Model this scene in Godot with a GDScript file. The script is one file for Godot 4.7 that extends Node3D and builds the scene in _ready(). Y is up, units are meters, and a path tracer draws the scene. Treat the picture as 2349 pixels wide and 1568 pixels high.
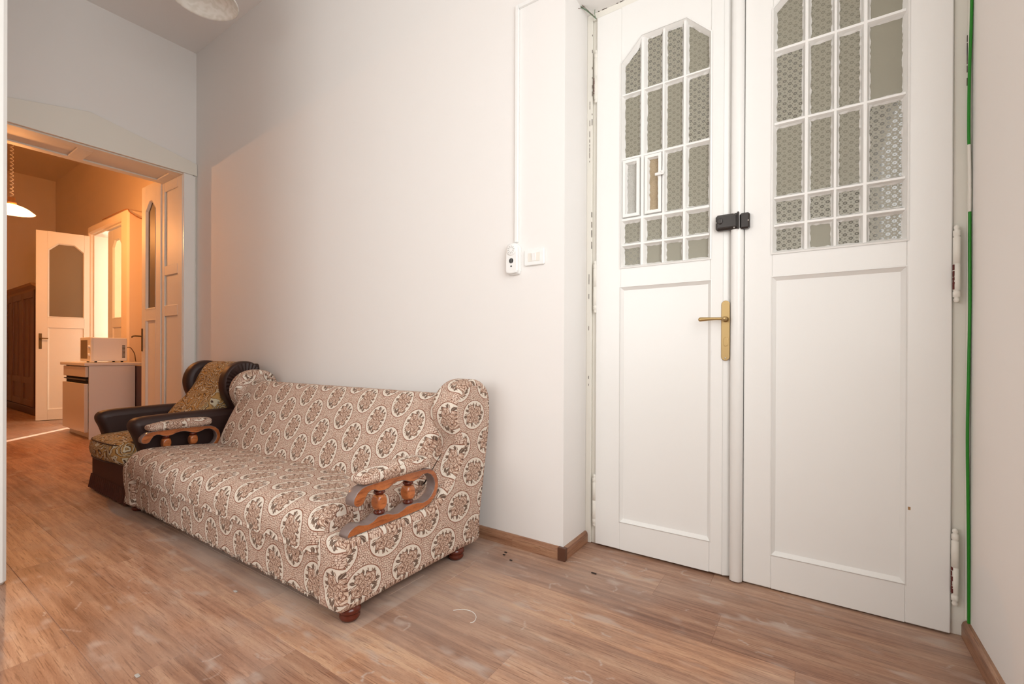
extends Node3D
# Hallway of an old flat: patterned sofa and brown armchair along a white wall, glazed double door on the right, warmly lit room on the left.

var M := {}
var used := {}
var rng := RandomNumberGenerator.new()

func _ready() -> void:
	rng.seed = 7
	setup_camera_and_light()
	make_materials()
	build_shell()
	build_floor()
	build_double_door()
	build_opening_trim()
	build_sofa()
	build_armchair()
	build_wall_fittings()
	build_ceiling_lamp()
	build_next_room()
	build_details()

# ---------------------------------------------------------------- camera, sky, sun, window light
func setup_camera_and_light() -> void:
	var cam := Camera3D.new()
	cam.name = "camera"
	cam.projection = Camera3D.PROJECTION_FRUSTUM
	cam.near = 0.05
	cam.far = 60.0
	var f := 1039.05
	cam.size = cam.near * 1568.0 / f
	cam.frustum_offset = Vector2(0.0, cam.near * (811.58 - 784.0) / f)
	cam.position = Vector3(0, 0.95, 0)
	cam.basis = Basis(Vector3.UP, deg_to_rad(33.5918)) * Basis(Vector3.RIGHT, deg_to_rad(-0.0966)) * Basis(Vector3.BACK, deg_to_rad(0.2317))
	add_child(cam)
	cam.current = true
	var we := WorldEnvironment.new()
	we.name = "environment"
	var env := Environment.new()
	# an even overcast sky outside the windows
	env.background_mode = Environment.BG_COLOR
	env.background_color = Color(0.90, 0.93, 0.97)
	env.background_energy_multiplier = 1.5
	env.tonemap_mode = Environment.TONE_MAPPER_LINEAR
	env.tonemap_exposure = 1.04
	env.sdfgi_enabled = true
	env.ssao_enabled = true
	env.ssil_enabled = true
	we.environment = env
	add_child(we)
	var sun := DirectionalLight3D.new()
	sun.name = "sun"
	sun.light_energy = 5.0
	sun.light_color = Color(1.0, 0.95, 0.88)
	sun.light_angular_distance = 0.6
	sun.shadow_enabled = true
	sun.sky_mode = DirectionalLight3D.SKY_MODE_LIGHT_ONLY
	add_child(sun)
	sun.look_at_from_position(Vector3.ZERO, Vector3(0.707, -0.466, 0.707))
	# daylight through the windows, one light per opening; the rear one is added fill
	window_light("daylight_right_window", Vector3(0.47, 1.80, -0.30), Vector3(-1, 0, 0), Vector2(1.8, 1.7), 3.9, Color(0.992, 0.992, 0.982))
	window_light("added_rear_fill", Vector3(-1.9, 1.68, 2.03), Vector3(0, 0, -1), Vector2(1.5, 1.5), 2.7, Color(0.992, 0.992, 0.982))  # unseen fill light added for the left end of the hallway
	window_light("daylight_far_window", Vector3(-10.5, 1.8, -4.54), Vector3(0, 0, 1), Vector2(1.5, 1.9), 38.0, Color(1.0, 0.98, 0.95))

func window_light(called: String, at: Vector3, towards: Vector3, size: Vector2, energy: float, col: Color) -> void:
	var l := AreaLight3D.new()
	l.name = called
	l.area_size = size
	l.area_normalize_energy = true
	l.light_energy = energy
	l.light_color = col
	l.area_range = 30.0
	l.area_attenuation = 2.0
	l.shadow_enabled = true
	add_child(l)
	l.look_at_from_position(at, at + towards)

# ---------------------------------------------------------------- naming and placing
func numbered(n: String) -> String:
	if not used.has(n):
		used[n] = 0
		return n
	used[n] += 1
	return "%s_%03d" % [n, used[n]]

func thing(called: String, label: String, category: String, at := Vector3.ZERO, group := "", kind := "") -> Node3D:
	var o := Node3D.new()
	o.name = numbered(called)
	add_child(o)
	o.position = at
	tag(o, label, category, group, kind)
	return o

func tag(o: Node, label: String, category: String, group := "", kind := "") -> void:
	o.set_meta("label", label)
	o.set_meta("category", category)
	if group != "":
		o.set_meta("group", group)
	if kind != "":
		o.set_meta("kind", kind)

# puts a mesh (authored in world coordinates unless `local`) under a thing, a part or the root
func put(called: String, mesh: Mesh, mat, parent: Node = null, local := false) -> MeshInstance3D:
	var o := MeshInstance3D.new()
	o.mesh = mesh
	if mat is Array:
		for i in mat.size():
			o.set_surface_override_material(i, mat[i])
	else:
		o.material_override = null
		for i in mesh.get_surface_count():
			o.set_surface_override_material(i, mat)
	if parent == null:
		o.name = numbered(called)
		add_child(o)
	else:
		o.name = called
		parent.add_child(o, true)
		if not local and parent.get_parent() == self and not (parent is MeshInstance3D):
			o.position = -(parent as Node3D).position
	o.cast_shadow = GeometryInstance3D.SHADOW_CASTING_SETTING_ON
	return o

func struct(called: String, mesh: Mesh, mat, label: String, category: String) -> MeshInstance3D:
	var o := put(called, mesh, mat)
	tag(o, label, category, "", "structure")
	return o

# ---------------------------------------------------------------- mesh tools
class B:
	var st := SurfaceTool.new()
	var uvo := Vector2.ZERO
	func _init(group := -1) -> void:
		st.begin(Mesh.PRIMITIVE_TRIANGLES)
		st.set_smooth_group(group)
	func group(g: int) -> void:
		st.set_smooth_group(g)
	func v(p: Vector3, uv: Vector2) -> void:
		st.set_uv(uv + uvo)
		st.set_uv2(Vector2(p.x, p.z))
		st.add_vertex(p)
	func tri(a: Vector3, b: Vector3, c: Vector3, ua: Vector2, ub: Vector2, uc: Vector2, hint: Vector3) -> void:
		var n := (a - c).cross(a - b)
		if n.length_squared() < 1e-16:
			return
		if n.dot(hint) >= 0.0:
			v(a, ua); v(b, ub); v(c, uc)
		else:
			v(a, ua); v(c, uc); v(b, ub)
	func auto_uv(p: Vector3, n: Vector3) -> Vector2:
		var m := n.abs()
		if m.x >= m.y and m.x >= m.z:
			return Vector2(p.z, p.y)
		if m.y >= m.z:
			return Vector2(p.x, p.z)
		return Vector2(p.x, p.y)
	func quad(a: Vector3, b: Vector3, c: Vector3, d: Vector3, hint: Vector3) -> void:
		var ua := auto_uv(a, hint); var ub := auto_uv(b, hint); var uc := auto_uv(c, hint); var ud := auto_uv(d, hint)
		tri(a, b, c, ua, ub, uc, hint)
		tri(a, c, d, ua, uc, ud, hint)
	func quaduv(a: Vector3, b: Vector3, c: Vector3, d: Vector3, ua: Vector2, ub: Vector2, uc: Vector2, ud: Vector2, hint: Vector3) -> void:
		tri(a, b, c, ua, ub, uc, hint)
		tri(a, c, d, ua, uc, ud, hint)
	func box(p: Vector3, q: Vector3, bev := 0.0) -> void:
		var lo := Vector3(minf(p.x, q.x), minf(p.y, q.y), minf(p.z, q.z))
		var hi := Vector3(maxf(p.x, q.x), maxf(p.y, q.y), maxf(p.z, q.z))
		var e := minf(bev, 0.45 * minf(hi.x - lo.x, minf(hi.y - lo.y, hi.z - lo.z)))
		var ends := [lo, hi]
		for ax in 3:
			var u := (ax + 1) % 3
			var w := (ax + 2) % 3
			for s in 2:
				var n := Vector3.ZERO
				n[ax] = 1.0 if s == 1 else -1.0
				var c := []
				for k in [[0, 0], [1, 0], [1, 1], [0, 1]]:
					var x := Vector3.ZERO
					x[ax] = ends[s][ax]
					x[u] = hi[u] - e if k[0] == 1 else lo[u] + e
					x[w] = hi[w] - e if k[1] == 1 else lo[w] + e
					c.append(x)
				quad(c[0], c[1], c[2], c[3], n)
		if e <= 0.0:
			return
		for ax in 3:
			var u := (ax + 1) % 3
			var w := (ax + 2) % 3
			for su in 2:
				for sw in 2:
					var n := Vector3.ZERO
					n[u] = 1.0 if su == 1 else -1.0
					n[w] = 1.0 if sw == 1 else -1.0
					var c := []
					for k in 4:
						var x := Vector3.ZERO
						x[ax] = (lo[ax] + e) if k == 0 or k == 3 else (hi[ax] - e)
						var inner_u := k < 2
						x[u] = ends[su][u] - (n[u] * e if inner_u else 0.0)
						x[w] = ends[sw][w] - (0.0 if inner_u else n[w] * e)
						c.append(x)
					quad(c[0], c[1], c[2], c[3], n)
		for sx in 2:
			for sy in 2:
				for sz in 2:
					var n := Vector3(1.0 if sx == 1 else -1.0, 1.0 if sy == 1 else -1.0, 1.0 if sz == 1 else -1.0)
					var k := Vector3(ends[sx].x, ends[sy].y, ends[sz].z)
					var a := Vector3(k.x, k.y - n.y * e, k.z - n.z * e)
					var b := Vector3(k.x - n.x * e, k.y, k.z - n.z * e)
					var c := Vector3(k.x - n.x * e, k.y - n.y * e, k.z)
					tri(a, b, c, Vector2(a.x, a.y), Vector2(b.x, b.y), Vector2(c.x, c.y), n)
	func done(mesh: ArrayMesh = null) -> ArrayMesh:
		st.generate_normals()
		return st.commit(mesh)

func bx(p: Vector3, q: Vector3, bev := 0.003) -> ArrayMesh:
	var b := B.new()
	b.box(p, q, bev)
	return b.done()

static func p3(ax: int, t: float, v: Vector2) -> Vector3:
	if ax == 0:
		return Vector3(t, v.y, v.x)
	if ax == 1:
		return Vector3(v.x, t, v.y)
	return Vector3(v.x, v.y, t)

func outward(poly: PackedVector2Array) -> PackedVector2Array:
	var area := 0.0
	var n := poly.size()
	for i in n:
		area += poly[i].cross(poly[(i + 1) % n])
	var s := 1.0 if area > 0 else -1.0
	var out := PackedVector2Array()
	for i in n:
		var d0 := (poly[i] - poly[(i + n - 1) % n]).normalized()
		var d1 := (poly[(i + 1) % n] - poly[i]).normalized()
		var n0 := Vector2(d0.y, -d0.x) * s
		var n1 := Vector2(d1.y, -d1.x) * s
		var m := n0 + n1
		if m.length() < 0.05:
			m = n0
		m = m.normalized()
		out.append(m / maxf(0.45, m.dot(n1)))
	return out

# an inset outline whose loops (where the inset is wider than a bend) are drawn together
func tidy(poly: PackedVector2Array, o: PackedVector2Array, by: float) -> PackedVector2Array:
	var n := poly.size()
	var r := PackedVector2Array()
	for i in n:
		r.append(poly[i] - o[i] * by)
	for pass_ in 40:
		var bad := false
		for i in n:
			var j := (i + 1) % n
			var e := poly[j] - poly[i]
			if (r[j] - r[i]).dot(e) < -1e-9:
				var m := (r[i] + r[j]) * 0.5
				r[i] = m
				r[j] = m
				bad = true
		if not bad:
			break
	return r

func inset(poly: PackedVector2Array, by: float) -> PackedVector2Array:
	var o := outward(poly)
	var r := PackedVector2Array()
	for i in poly.size():
		r.append(poly[i] - o[i] * by)
	return r

# extrudes an outline along an axis from a to b with rounded rims; returns sides (and caps in a second surface when caps_apart)
func prism(poly: PackedVector2Array, ax: int, a: float, b: float, bev := 0.003, steps := 2, smooth := false, caps_apart := false, cap_turn := false, uvo := Vector2.ZERO, sides_turn := false) -> ArrayMesh:
	var n := poly.size()
	var o := outward(poly)
	var sd := B.new(1 if smooth else -1)
	var cp := B.new(-1) if caps_apart else sd
	sd.uvo = uvo
	cp.uvo = uvo
	var len := PackedFloat32Array([0.0])
	for i in n:
		len.append(len[i] + poly[i].distance_to(poly[(i + 1) % n]))
	var rings := []
	for s in [0, 1]:
		for k in steps + 1:
			var th := PI / 2 * k / steps if s == 0 else PI / 2 * (steps - k) / steps
			var ins := bev * (1.0 - sin(th))
			var along := bev * (1.0 - cos(th))
			rings.append([tidy(poly, o, ins), a + along if s == 0 else b - along])
	for r in rings.size() - 1:
		var i0: PackedVector2Array = rings[r][0]
		var i1: PackedVector2Array = rings[r + 1][0]
		var t0: float = rings[r][1]
		var t1: float = rings[r + 1][1]
		var mid := (t0 + t1) * 0.5
		var tilt := 0.0
		if r < steps:
			tilt = -1.0 if bev > 0 else 0.0
		elif r > steps:
			tilt = 1.0 if bev > 0 else 0.0
		for i in n:
			var j := (i + 1) % n
			var h2 := (o[i] + o[j]).normalized()
			var hint := p3(ax, 0.0, h2)
			hint[ax] = tilt * 0.7
			var pa := p3(ax, t0, i0[i])
			var pb := p3(ax, t0, i0[j])
			var pc := p3(ax, t1, i1[j])
			var pd := p3(ax, t1, i1[i])
			var u0 := t0
			var u1 := t1
			if sides_turn:
				sd.quaduv(pa, pb, pc, pd, Vector2(len[i], u0), Vector2(len[i + 1], u0), Vector2(len[i + 1], u1), Vector2(len[i], u1), hint)
			else:
				sd.quaduv(pa, pb, pc, pd, Vector2(u0, len[i]), Vector2(u0, len[i + 1]), Vector2(u1, len[i + 1]), Vector2(u1, len[i]), hint)
	if not caps_apart:
		sd.group(2 if smooth else -1)
	for s in 2:
		var ring := PackedVector2Array()
		for e in rings[0][0] as PackedVector2Array:
			if ring.is_empty() or (ring[ring.size() - 1].distance_to(e) > 1e-5 and ring[0].distance_to(e) > 1e-5):
				ring.append(e)
		var t: float = a if s == 0 else b
		var hint := Vector3.ZERO
		hint[ax] = -1.0 if s == 0 else 1.0
		var idx := Geometry2D.triangulate_polygon(ring)
		if idx.is_empty():
			# drawn together too far for the triangulation: fan from the middle
			var mid2 := Vector2.ZERO
			for e in ring:
				mid2 += e / ring.size()
			ring.append(mid2)
			for k in ring.size() - 1:
				idx.append_array(PackedInt32Array([k, (k + 1) % (ring.size() - 1), ring.size() - 1]))
		for k in range(0, idx.size(), 3):
			var q := [ring[idx[k]], ring[idx[k + 1]], ring[idx[k + 2]]]
			var u := []
			for e in q:
				u.append(Vector2(e.y, e.x) if cap_turn else e)
			cp.tri(p3(ax, t, q[0]), p3(ax, t, q[1]), p3(ax, t, q[2]), u[0], u[1], u[2], hint)
	var mesh := sd.done()
	if caps_apart:
		mesh = cp.done(mesh)
	return mesh

func curve(pts: Array, per := 5, closed := true) -> PackedVector2Array:
	var out := PackedVector2Array()
	var n := pts.size()
	for i in (n if closed else n - 1):
		var p0: Vector2 = pts[(i + n - 1) % n] if closed or i > 0 else pts[i]
		var p1: Vector2 = pts[i]
		var p2: Vector2 = pts[(i + 1) % n]
		var p3_: Vector2 = pts[(i + 2) % n] if closed or i + 2 < n else p2
		for k in per:
			out.append(p1.cubic_interpolate(p2, p0, p3_, float(k) / per))
	if not closed:
		out.append(pts[n - 1])
	return out

func lathe(prof: Array, c: Vector3, segs := 24, smooth := true, ax := 1) -> ArrayMesh:
	var b := B.new(1 if smooth else -1)
	lathe_in(b, prof, c, segs, ax)
	return b.done()

func lathe_in(b: B, prof: Array, c: Vector3, segs := 24, ax := 1) -> void:
	for i in prof.size() - 1:
		var r0: float = prof[i].x
		var r1: float = prof[i + 1].x
		var y0: float = prof[i].y
		var y1: float = prof[i + 1].y
		for k in segs:
			var a0 := TAU * k / segs
			var a1 := TAU * (k + 1) / segs
			var q := []
			for e in [[r0, y0, a0], [r0, y0, a1], [r1, y1, a1], [r1, y1, a0]]:
				q.append(c + p3(ax, e[1], Vector2(cos(e[2]) * e[0], sin(e[2]) * e[0])))
			var am := (a0 + a1) * 0.5
			var d := Vector2(y1 - y0, -(r1 - r0))
			var hint := p3(ax, d.y, Vector2(cos(am), sin(am)) * d.x)
			b.quaduv(q[0], q[1], q[2], q[3], Vector2(a0 * 0.1, y0), Vector2(a1 * 0.1, y0), Vector2(a1 * 0.1, y1), Vector2(a0 * 0.1, y1), hint)

func tube(pts: PackedVector3Array, r: float, segs := 8) -> ArrayMesh:
	var b := B.new(1)
	var n := pts.size()
	var rings := []
	var x := Vector3(0.31, 0.77, 0.55)
	for i in n:
		var d := (pts[mini(i + 1, n - 1)] - pts[maxi(i - 1, 0)]).normalized()
		x = (x - d * x.dot(d)).normalized()
		var y := d.cross(x)
		var ring := []
		for k in segs:
			var a := TAU * k / segs
			ring.append(pts[i] + (x * cos(a) + y * sin(a)) * r)
		rings.append(ring)
	for i in n - 1:
		for k in segs:
			var j := (k + 1) % segs
			var mid: Vector3 = (rings[i][k] + rings[i][j]) * 0.5
			b.quaduv(rings[i][k], rings[i][j], rings[i + 1][j], rings[i + 1][k], Vector2(k, i), Vector2(j, i), Vector2(j, i + 1), Vector2(k, i + 1), mid - pts[i])
	b.group(-1)
	for e in [0, n - 1]:
		var hint := (pts[0] - pts[1]) if e == 0 else (pts[n - 1] - pts[n - 2])
		for k in segs:
			b.tri(pts[e], rings[e][k], rings[e][(k + 1) % segs], Vector2.ZERO, Vector2.ZERO, Vector2.ZERO, hint)
	return b.done()

func spline(ctrl: Array, per := 8) -> PackedVector3Array:
	var out := PackedVector3Array()
	var n := ctrl.size()
	for i in n - 1:
		var p0: Vector3 = ctrl[maxi(i - 1, 0)]
		var p3_: Vector3 = ctrl[mini(i + 2, n - 1)]
		for k in per:
			out.append((ctrl[i] as Vector3).cubic_interpolate(ctrl[i + 1], p0, p3_, float(k) / per))
	out.append(ctrl[n - 1])
	return out

# soft rounded block: a box of half size h rounded by r, each face swelling by puff
func cushion(c: Vector3, h: Vector3, r: float, puff := Vector3.ZERO, n := 8, uvo := Vector2.ZERO, warp = null) -> ArrayMesh:
	var b := B.new(1)
	b.uvo = uvo
	var core := h - Vector3(r, r, r)
	for ax in 3:
		var u := (ax + 1) % 3
		var w := (ax + 2) % 3
		for s in [-1.0, 1.0]:
			var g := []
			for i in n + 1:
				var row := []
				for j in n + 1:
					var q := Vector3.ZERO
					q[ax] = s * h[ax]
					# points crowd towards the rims, where the rounding is
					q[u] = h[u] * sin((2.0 * i / n - 1.0) * PI / 2)
					q[w] = h[w] * sin((2.0 * j / n - 1.0) * PI / 2)
					var k := q.clamp(-core, core)
					var d := q - k
					var p := k + (d.normalized() * r if d.length() > 1e-6 else Vector3.ZERO)
					var f := Vector3((1.0 - pow(p.y / h.y, 2)) * (1.0 - pow(p.z / h.z, 2)), (1.0 - pow(p.x / h.x, 2)) * (1.0 - pow(p.z / h.z, 2)), (1.0 - pow(p.x / h.x, 2)) * (1.0 - pow(p.y / h.y, 2)))
					p += Vector3(signf(p.x) * puff.x * f.x * absf(p.x) / h.x, signf(p.y) * puff.y * f.y * absf(p.y) / h.y, signf(p.z) * puff.z * f.z * absf(p.z) / h.z)
					p += c
					if warp != null:
						p = warp.call(p)
					row.append(p)
				g.append(row)
			for i in n:
				for j in n:
					var hint: Vector3 = (g[i][j] + g[i + 1][j + 1]) * 0.5 - c
					var nn := Vector3.ZERO
					nn[ax] = s
					if warp != null:
						hint = nn + hint * 0.2
					b.quaduv(g[i][j], g[i + 1][j], g[i + 1][j + 1], g[i][j + 1], b.auto_uv(g[i][j], nn), b.auto_uv(g[i + 1][j], nn), b.auto_uv(g[i + 1][j + 1], nn), b.auto_uv(g[i][j + 1], nn), hint)
	return b.done()

# a sloping bead from outline `poly` at depth t0 to its inset at depth t1 (ax = 2 faces +z)
func bead(poly: PackedVector2Array, by: float, t0: float, t1: float, lip := 0.0) -> ArrayMesh:
	var b := B.new(-1)
	bead_in(b, poly, inset(poly, by), t0, t1)
	if lip > 0.0:
		bead_in(b, inset(poly, -lip), poly, t0, t0 + 0.002)
	return b.done()

func bead_in(b: B, o: PackedVector2Array, i: PackedVector2Array, t0: float, t1: float) -> void:
	var n := o.size()
	for k in n:
		var j := (k + 1) % n
		b.quad(p3(2, t0, o[k]), p3(2, t0, o[j]), p3(2, t1, i[j]), p3(2, t1, i[k]), Vector3(0, 0, 1))

func rect(x0: float, x1: float, y0: float, y1: float) -> PackedVector2Array:
	return PackedVector2Array([Vector2(x0, y0), Vector2(x1, y0), Vector2(x1, y1), Vector2(x0, y1)])

# ---------------------------------------------------------------- materials
func mat(called: String, col: Color, rough := 0.6, metal := 0.0) -> StandardMaterial3D:
	var m := StandardMaterial3D.new()
	m.resource_name = called
	m.albedo_color = col
	m.roughness = rough
	m.metallic = metal
	M[called] = m
	return m

func noise_bytes(w: int, h: int, freq: float, sx: int, sy: int, seed_: int, oct := 3) -> PackedByteArray:
	var nz := FastNoiseLite.new()
	nz.seed = seed_
	nz.frequency = freq
	nz.noise_type = FastNoiseLite.TYPE_SIMPLEX_SMOOTH
	nz.fractal_octaves = oct
	var im := nz.get_image(maxi(4, w / sx), maxi(4, h / sy), false, false, true)
	im.convert(Image.FORMAT_L8)
	im.resize(w, h, Image.INTERPOLATE_CUBIC)
	return im.get_data()

func tex(data: PackedByteArray, w: int, h: int, fmt := Image.FORMAT_RGB8) -> ImageTexture:
	return ImageTexture.create_from_image(Image.create_from_data(w, h, false, fmt, data))

func make_materials() -> void:
	mat("wall_paint", Color(0.94, 0.928, 0.914), 0.75)
	mat("ceiling_paint", Color(0.945, 0.93, 0.915), 0.8)
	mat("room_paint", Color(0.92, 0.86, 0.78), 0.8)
	var dp := mat("door_paint", Color(0.945, 0.94, 0.925), 0.32)
	mat("old_paint", Color(0.925, 0.91, 0.87), 0.55)
	mat("putty", Color(0.94, 0.935, 0.92), 0.55)
	mat("dark_gap", Color(0.10, 0.085, 0.075), 0.8)
	mat("chip", Color(0.30, 0.22, 0.18), 0.7)
	mat("rust", Color(0.36, 0.11, 0.08), 0.7)
	var brass := mat("brass", Color(0.72, 0.61, 0.42), 0.36, 0.8)
	mat("old_brass", Color(0.45, 0.36, 0.22), 0.4, 0.8)
	mat("iron", Color(0.30, 0.29, 0.285), 0.3, 0.75)
	mat("steel", Color(0.75, 0.74, 0.72), 0.3, 0.9)
	mat("cream_grey", Color(0.72, 0.71, 0.69), 0.5)
	mat("white_plastic", Color(0.945, 0.945, 0.935), 0.35)
	mat("cream_plastic", Color(0.92, 0.90, 0.86), 0.4)
	mat("black_plastic", Color(0.07, 0.07, 0.075), 0.5)
	mat("green_cable", Color(0.10, 0.52, 0.08), 0.4)
	mat("dull_green_cable", Color(0.42, 0.52, 0.42), 0.5)
	mat("tan_cable", Color(0.66, 0.46, 0.30), 0.6)
	mat("brown_wire", Color(0.38, 0.27, 0.17), 0.5)
	mat("laminate_white", Color(0.90, 0.885, 0.865), 0.35)
	mat("laminate_gloss", Color(0.86, 0.82, 0.77), 0.18)
	mat("dark_wood", Color(0.26, 0.12, 0.075), 0.4)
	mat("wardrobe_wood", Color(0.44, 0.30, 0.22), 0.4)
	mat("dark_wood_strip", Color(0.36, 0.22, 0.15), 0.4)
	mat("shadow_line_tint", Color(0.62, 0.55, 0.47), 0.9)  # brown of the painted shadow line over the opening
	mat("pale_wood", Color(0.66, 0.50, 0.33), 0.5)
	var vel := mat("velvet", Color(0.185, 0.088, 0.062), 0.5)
	vel.rim_enabled = true
	vel.rim = 0.12
	vel.rim_tint = 0.7
	mat("velvet_warm", Color(0.29, 0.125, 0.07), 0.65)
	mat("foot_wood", Color(0.36, 0.13, 0.06), 0.16)
	mat("walnut_rim", Color(0.50, 0.43, 0.41), 0.26)
	mat("bulb", Color(1, 0.9, 0.75), 0.4)
	M.bulb.emission_enabled = true
	M.bulb.emission = Color(1, 0.83, 0.6)
	M.bulb.emission_energy_multiplier = 4.0
	var gl := mat("clear_glass", Color(1, 1, 1, 0.06), 0.03)
	gl.transparency = BaseMaterial3D.TRANSPARENCY_ALPHA
	mat("dim_glass", Color(0.50, 0.45, 0.37), 0.5)
	M.dim_glass.metallic_specular = 0.3
	mat("lit_glass", Color(0.97, 0.96, 0.90), 0.35)
	M.lit_glass.backlight_enabled = true
	M.lit_glass.backlight = Color(0.9, 0.88, 0.8)
	mat("dust", Color(0.72, 0.69, 0.66), 0.95)
	mat("thread", Color(0.93, 0.92, 0.90), 0.8)
	mat("grit", Color(0.20, 0.16, 0.14), 0.9)
	fabric_texture()
	gold_texture()
	wood_textures()
	glass_textures()
	alabaster()

func fabric_texture() -> void:
	# cream medallions with rose bouquets on a ground of small outlined leaves; one repeat is 270 x 210 mm
	var w := 756
	var h := 588
	var r := RandomNumberGenerator.new()
	r.seed = 21
	var nx := 31
	var ny := 24
	var cw := float(w) / nx
	var ch := float(h) / ny
	var px := PackedFloat32Array()
	var py := PackedFloat32Array()
	var tint := PackedFloat32Array()
	var ang := PackedFloat32Array()
	for i in nx * ny:
		px.append((i % nx + r.randf_range(0.1, 0.9)) * cw)
		py.append((i / nx + r.randf_range(0.1, 0.9)) * ch)
		tint.append(r.randf())
		ang.append(r.randf() * PI)
	var data := PackedByteArray()
	data.resize(w * h * 3)
	for y in h:
		var cy := int(y / ch)
		for x in w:
			var cx := int(x / cw)
			var f1 := 1e9
			var f2 := 1e9
			var best := 0
			for dy in range(-1, 2):
				var jy := cy + dy
				var oy := 0.0
				if jy < 0:
					jy += ny; oy = -h
				elif jy >= ny:
					jy -= ny; oy = h
				for dx in range(-1, 2):
					var jx := cx + dx
					var ox := 0.0
					if jx < 0:
						jx += nx; ox = -w
					elif jx >= nx:
						jx -= nx; ox = w
					var k := jy * nx + jx
					var ex := x - px[k] - ox
					var ey := y - py[k] - oy
					var d := ex * ex + ey * ey
					if d < f1:
						f2 = f1; f1 = d; best = k
					elif d < f2:
						f2 = d
			var e := sqrt(f2) - sqrt(f1)
			var t := clampf((e - 2.0) / 2.2, 0.0, 1.0)
			var tn := tint[best]
			var cr := lerpf(228.0, 214.0, tn)
			var cg := lerpf(208.0, 182.0, tn)
			var cb := lerpf(190.0, 162.0, tn)
			var o := (y * w + x) * 3
			data[o] = int(lerpf(112.0, cr, t))
			data[o + 1] = int(lerpf(70.0, cg, t))
			data[o + 2] = int(lerpf(52.0, cb, t))
	# one bouquet, stamped twice
	var a := 0.0635 / 0.27 * w
	var bb := 0.0745 / 0.21 * h
	var leaves := []
	var roses := [[0.20, 0.32, 0.36], [-0.16, -0.30, 0.37], [0.40, -0.22, 0.27], [-0.40, 0.20, 0.25], [0.02, 0.0, 0.22]]
	var la := [[-0.35, 0.55, 0.9], [0.05, 0.72, 1.6], [0.45, 0.52, 0.4], [0.52, 0.2, -0.3], [-0.52, 0.32, 2.4], [-0.58, -0.18, 2.9], [-0.45, -0.55, 3.9], [-0.05, -0.72, 4.6], [0.32, -0.58, 5.3], [0.55, -0.42, 5.8], [0.60, -0.05, 0.1], [-0.16, 0.56, 1.9], [-0.30, 0.02, 3.3], [0.28, 0.02, 0.2]]
	for e in la:
		leaves.append([e[0], e[1], cos(e[2]), sin(e[2])])
	for m in 2:
		var ox := w * (0.25 if m == 0 else 0.75)
		var oy := h * (0.25 if m == 0 else 0.75)
		for yy in range(-int(bb * 1.2), int(bb * 1.2) + 1):
			for xx in range(-int(a * 1.2), int(a * 1.2) + 1):
				var u := xx / a
				var v := yy / bb
				var d := sqrt(u * u + v * v)
				u *= 0.89
				v *= 0.89
				if d > 1.14:
					continue
				var c := Vector3(231, 219, 204)
				if d > 1.10:
					continue
				if d > 1.05:
					c = Vector3(142, 92, 70)
				elif d < 0.96:
					# small sprigs near the rim
					if d > 0.72 and absf(sin(atan2(v, u) * 9.0 + d * 6.0)) > 0.93 and d < 0.9:
						c = Vector3(150, 118, 98)
					for l in leaves:
						var ex: float = u - l[0]
						var ey: float = v - l[1]
						var p: float = ex * l[2] + ey * l[3]
						var q: float = -ex * l[3] + ey * l[2]
						var lim := 0.085 * (1.0 - pow(p / 0.19, 2))
						if absf(p) < 0.19 and absf(q) < lim:
							c = Vector3(98, 78, 66) if absf(q) > 0.012 else Vector3(160, 136, 116)
							if absf(q) > lim - 0.014:
								c = Vector3(150, 120, 100)
					for ro in roses:
						var ex: float = u - ro[0]
						var ey: float = v - ro[1]
						var dd := sqrt(ex * ex + ey * ey) / float(ro[2])
						if dd > 1.12:
							continue
						var an := atan2(ey, ex)
						var lobes := 1.0 + 0.10 * cos(an * 5.0 + ro[0] * 9.0)
						if dd > lobes:
							continue
						# rings of overlapping petals
						var rg := dd * 3.6
						var ring := floorf(rg)
						var fr := rg - ring
						var pet: float = an * (3.0 + ring) / TAU + ring * 0.37 + fr * 0.25 + ro[1] * 3.0
						var pf: float = absf(pet - floorf(pet) - 0.5)
						c = Vector3(214, 186, 164) if int(ring) % 2 == 0 else Vector3(190, 154, 132)
						if pf < 0.12:
							c = Vector3(226, 204, 186)
						if fr > 0.80 or pf > 0.44:
							c = Vector3(128, 90, 72)
						if dd > lobes - 0.08:
							c = Vector3(112, 78, 62)
						if dd < 0.15:
							c = Vector3(108, 74, 58)
				var X := posmod(int(ox) + xx, w)
				var Y := posmod(int(oy) + yy, h)
				var o := (Y * w + X) * 3
				data[o] = int(c.x)
				data[o + 1] = int(c.y)
				data[o + 2] = int(c.z)
	var t2 := tex(data, w, h)
	for nm in ["fabric", "fabric_pad"]:
		var m := mat(nm, Color(0.97, 0.97, 0.97), 0.9)
		m.albedo_texture = t2
		m.uv1_scale = Vector3(1.0 / 0.27, -1.0 / 0.21, 1)

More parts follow.
